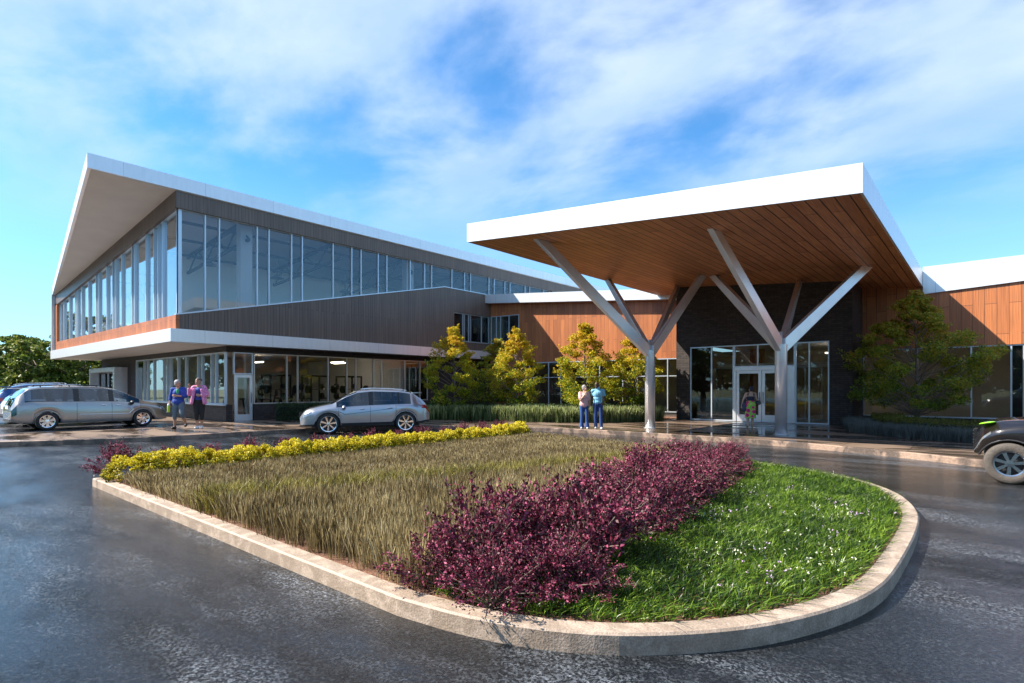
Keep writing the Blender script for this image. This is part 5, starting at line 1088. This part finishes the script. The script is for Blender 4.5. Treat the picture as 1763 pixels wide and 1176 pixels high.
for s_, el, wr in ((-1, 'el_l', 'wr_l'), (1, 'el_r', 'wr_r')):
    b.cap((.04*s_, .03, 1.42), (.17*s_, .0, 1.37), .055, .075); b.cap((.17*s_, .0, 1.37), V[el], .072, .066); b.cap(V[el], V[el].lerp(V[wr], .82), .066, .052)
    for (x, y, z, x2, y2, z2) in ((.12, .04, 1.36, .16, .05, .92), (.155, -.04, 1.32, .20, -.05, .86), (.115, -.12, 1.30, .19, -.13, .86), (.05, .07, 1.38, .06, .09, .90)): b.cap((x*s_, y, z), (x2*s_, y2, z2), .05, .052)
remesh(b, 'jacket', mat('pink patterned jacket', (.52, .10, .30), .6, col2=(.75, .33, .52), vscale=26), t, .011, 3)
shoes(t, V, mat('white shoes', (.75, .75, .74), .5)); stand(t, -22.9, 8.5, TH+R(14), 1.14)
# 3: woman in the blush blouse, hand at her chin
J = dict(pelvis=(0, 0, .90), chest=(0, 0, 1.20), neck=(.01, 0, 1.41), head=(.02, -.02, 1.54), yaw=R(55), tilt=R(-8), sh_l=(-.155, -.01, 1.35), sh_r=(.15, .02, 1.35), el_l=(-.14, -.17, 1.10), wr_l=(.02, -.19, 1.30),
         el_r=(.20, .08, 1.08), wr_r=(.22, .12, .86), hip_l=(-.085, 0, .87), hip_r=(.085, 0, .87), kn_l=(-.08, -.03, .47), an_l=(-.10, .02, .08), toe_l=(-.10, -.14, .035), kn_r=(.10, -.06, .47), an_r=(.11, -.05, .08), toe_r=(.13, -.20, .035))
t, V, hp = person(J, 'woman in pale pink blouse and flared jeans looking up at the man', PM['light'], (1.0, 1.0), hair_short, mat('grey hair', (.26, .25, .27), .6), 'couple strolling on the plaza',
    [((.025, -.19, 1.31), (.25, .05, 1), (.3, 1, 0), -1, 1.2), ((.22, .12, .85), (0, 0, -1), (-1, 0, 0), 1, .5)])
jeans = cloth('blue denim', (.02, .065, .21))
b = MB(); legs(b, V, .15, .96, .062, .95, flare=.035); remesh(b, 'jeans', jeans, t)
b = MB(); b.ell((0, 0, .93), (.185, .14, .15)); b.ell((0, 0, 1.07), (.17, .135, .16)); b.ell((0, -.01, 1.22), (.18, .14, .16)); b.cap((-.155, -.01, 1.345), (.15, .02, 1.345), .066, .066); b.cap(V['sh_l'], V['sh_l'].lerp(V['el_l'], .75), .072, .078); b.cap(V['sh_r'], V['sh_r'].lerp(V['el_r'], .75), .072, .078)
remesh(b, 'blouse', cloth('blush cloth', (.60, .34, .33)), t); shoes(t, V, mat('pale shoes', (.6, .6, .6), .5)); stand(t, -11.72, 18.02, TH-R(6), 1.0)
# 4: man in the light blue polo shirt
J = dict(pelvis=(0, 0, .95), chest=(0, 0, 1.28), neck=(-.01, 0, 1.52), head=(-.035, -.03, 1.65), yaw=R(-40), tilt=R(14), sh_l=(-.19, .0, 1.45), sh_r=(.19, .0, 1.45), el_l=(-.22, .12, 1.20), wr_l=(-.24, .10, .98),
         el_r=(.28, .04, 1.17), wr_r=(.17, -.07, .98), hip_l=(-.09, 0, .92), hip_r=(.09, 0, .92), kn_l=(-.09, -.02, .50), an_l=(-.08, .05, .085), toe_l=(-.09, -.12, .04), kn_r=(.11, -.06, .50), an_r=(.12, -.08, .085), toe_r=(.14, -.25, .04))
t, V, hp = person(J, 'bald man in light blue polo shirt and jeans with a hand in his pocket', PM['dark'], (1.12, 1.05), None, M['black'], 'couple strolling on the plaza',
    [((.165, -.075, .97), (-.35, -.05, -1), (-.4, .9, 0), -1, .5), ((-.24, .10, .97), (0, 0, -1), (1, 0, 0), 1, .5)])
b = MB(); legs(b, V, .165, .97, .068, 1.08); remesh(b, 'jeans', cloth('dark denim', (.014, .04, .15)), t)
b = MB(); b.ell((0, 0, 1.02), (.185, .145, .12)); b.ell((0, 0, 1.15), (.18, .14, .16)); b.ell((0, -.01, 1.32), (.205, .15, .17)); b.cap((-.19, .0, 1.445), (.19, .0, 1.445), .076, .076); b.cap((0, -.0, 1.48), (-.005, -.01, 1.545), .075, .07)
b.cap(V['sh_l'], V['sh_l'].lerp(V['el_l'], .6), .066, .060); b.cap(V['sh_r'], V['sh_r'].lerp(V['el_r'], .6), .066, .060)
remesh(b, 'polo_shirt', cloth('light blue cloth', (.18, .42, .56)), t); shoes(t, V, mat('grey white shoes', (.5, .5, .5), .5)); stand(t, -11.25, 18.25, TH-R(6), 1.0)
# 5: woman at the door, seen from behind
J = dict(pelvis=(0, 0, .88), chest=(0, 0, 1.17), neck=(.02, 0, 1.37), head=(.03, .02, 1.49), yaw=R(185), tilt=R(0), sh_l=(-.16, .0, 1.31), sh_r=(.17, .0, 1.31), el_l=(-.27, .0, 1.06), wr_l=(-.33, -.02, .84),
         el_r=(.25, .05, 1.07), wr_r=(.20, .14, .92), hip_l=(-.09, 0, .85), hip_r=(.09, 0, .85), kn_l=(-.08, .02, .46), an_l=(-.10, .0, .07), toe_l=(-.11, .13, .03), kn_r=(.09, .03, .46), an_r=(.08, .05, .07), toe_r=(.09, .19, .03))
t, V, hp = person(J, 'woman seen from behind in navy vest and patterned skirt at the doors', PM['light'], (1.12, 1.0), hair_short, mat('dark navy headscarf', (.02, .022, .045), .7), None,
    [((-.335, -.02, .83), (-.15, 0, -1), (1, 0, 0), 1, .6), ((.20, .14, .91), (0, .4, -1), (-1, 0, 0), -1, 1.2)])
b = MB(); b.ell((0, 0, 1.04), (.17, .135, .13)); b.ell((0, 0, 1.16), (.185, .145, .12)); b.cap((-.10, .04, 1.36), (-.11, -.02, 1.22), .022, .03); b.cap((.12, .04, 1.36), (.12, -.02, 1.22), .022, .03); b.cap((-.10, -.09, 1.33), (-.10, -.05, 1.2), .022, .03); b.cap((.12, -.09, 1.33), (.12, -.05, 1.2), .022, .03)
remesh(b, 'vest', cloth('navy cloth', (.02, .024, .05)), t, .009, 2)
sk = bpy.data.materials.new('patterned skirt'); sk.use_nodes = True; q = sk.node_tree; p = q.nodes['Principled BSDF']; p.inputs['Roughness'].default_value = .7
vo = q.nodes.new('ShaderNodeTexVoronoi'); vo.inputs['Scale'].default_value = 5.2; vo.inputs['Randomness'].default_value = .55; tcn = q.nodes.new('ShaderNodeTexCoord'); q.links.new(tcn.outputs['Object'], vo.inputs['Vector'])
r = q.nodes.new('ShaderNodeValToRGB'); r.color_ramp.interpolation = 'CONSTANT'; el = r.color_ramp.elements
for i_, (pos, c) in enumerate([(0, (.05, .01, .05)), (.14, (.62, .01, .18)), (.44, (.60, .60, .12)), (.50, (.20, .55, .05)), (.72, (.55, .60, .15))]):
    e = el[i_] if i_ < 2 else el.new(pos); e.position = pos; e.color = (*c, 1)
q.links.new(vo.outputs['Distance'], r.inputs[0]); q.links.new(r.outputs[0], p.inputs['Base Color'])
b = MB(); b.ell((0, 0, .92), (.185, .16, .14)); b.tube([(0, 0, 1.04), (0, 0, .90), (0, .0, .6), (.0, .01, .34)], [.155, .20, .20, .215], 20); remesh(b, 'skirt', sk, t, .011, 3)
for s in 'lr': b = MB(); b.cap(V['an_'+s]-Vector((0, .04, .055)), V['toe_'+s]-Vector((0, 0, .012)), .03, .032, 8); remesh(b, 'sandal', mat('tan sandal', (.35, .2, .12), .6), t, .008, 1)
T5 = t; stand(t, -7.3, 23.45, TH-R(14), 1.0)
def onperson(T, v): return Matrix.Translation(T.location) @ T.rotation_euler.to_matrix().to_4x4() @ Vector(v)
bg_ = thing('tote_bag', 'dark blue tote bag on the left arm of the woman at the doors', 'bag', onperson(T5, (-.20, -.04, .80))); ORG[bg_.name] = Vector((0, 0, 0)); bg_.rotation_euler = T5.rotation_euler
b = MB(); b.ell((0, 0, .02), (.14, .07, .18)); b.ell((.0, 0, -.08), (.16, .08, .12)); remesh(b, 'bag_body', cloth('blue grey canvas', (.06, .065, .11)), bg_)
MB().tube([(-.08, .0, .15), (-.03, .01, .32), (.05, .03, .50), (.09, .02, .32), (.09, .0, .15)], .012, 6).build('strap', cloth('strap', (.05, .05, .09)), bg_)
bg_ = thing('handbag', 'black handbag on the right elbow of the woman at the doors', 'bag', onperson(T5, (.30, .02, .97))); ORG[bg_.name] = Vector((0, 0, 0)); bg_.rotation_euler = T5.rotation_euler
b = MB(); b.ell((0, 0, 0), (.11, .06, .085)); b.ell((0, 0, -.05), (.12, .07, .055)); remesh(b, 'bag_body', mat('black leather', (.025, .027, .03), .3), bg_)
MB().tube([(-.07, .0, .06), (-.06, .02, .18), (-.03, .02, .22), (.02, .02, .16), (.07, 0, .06)], .010, 6).build('strap', M['blackgloss'], bg_)
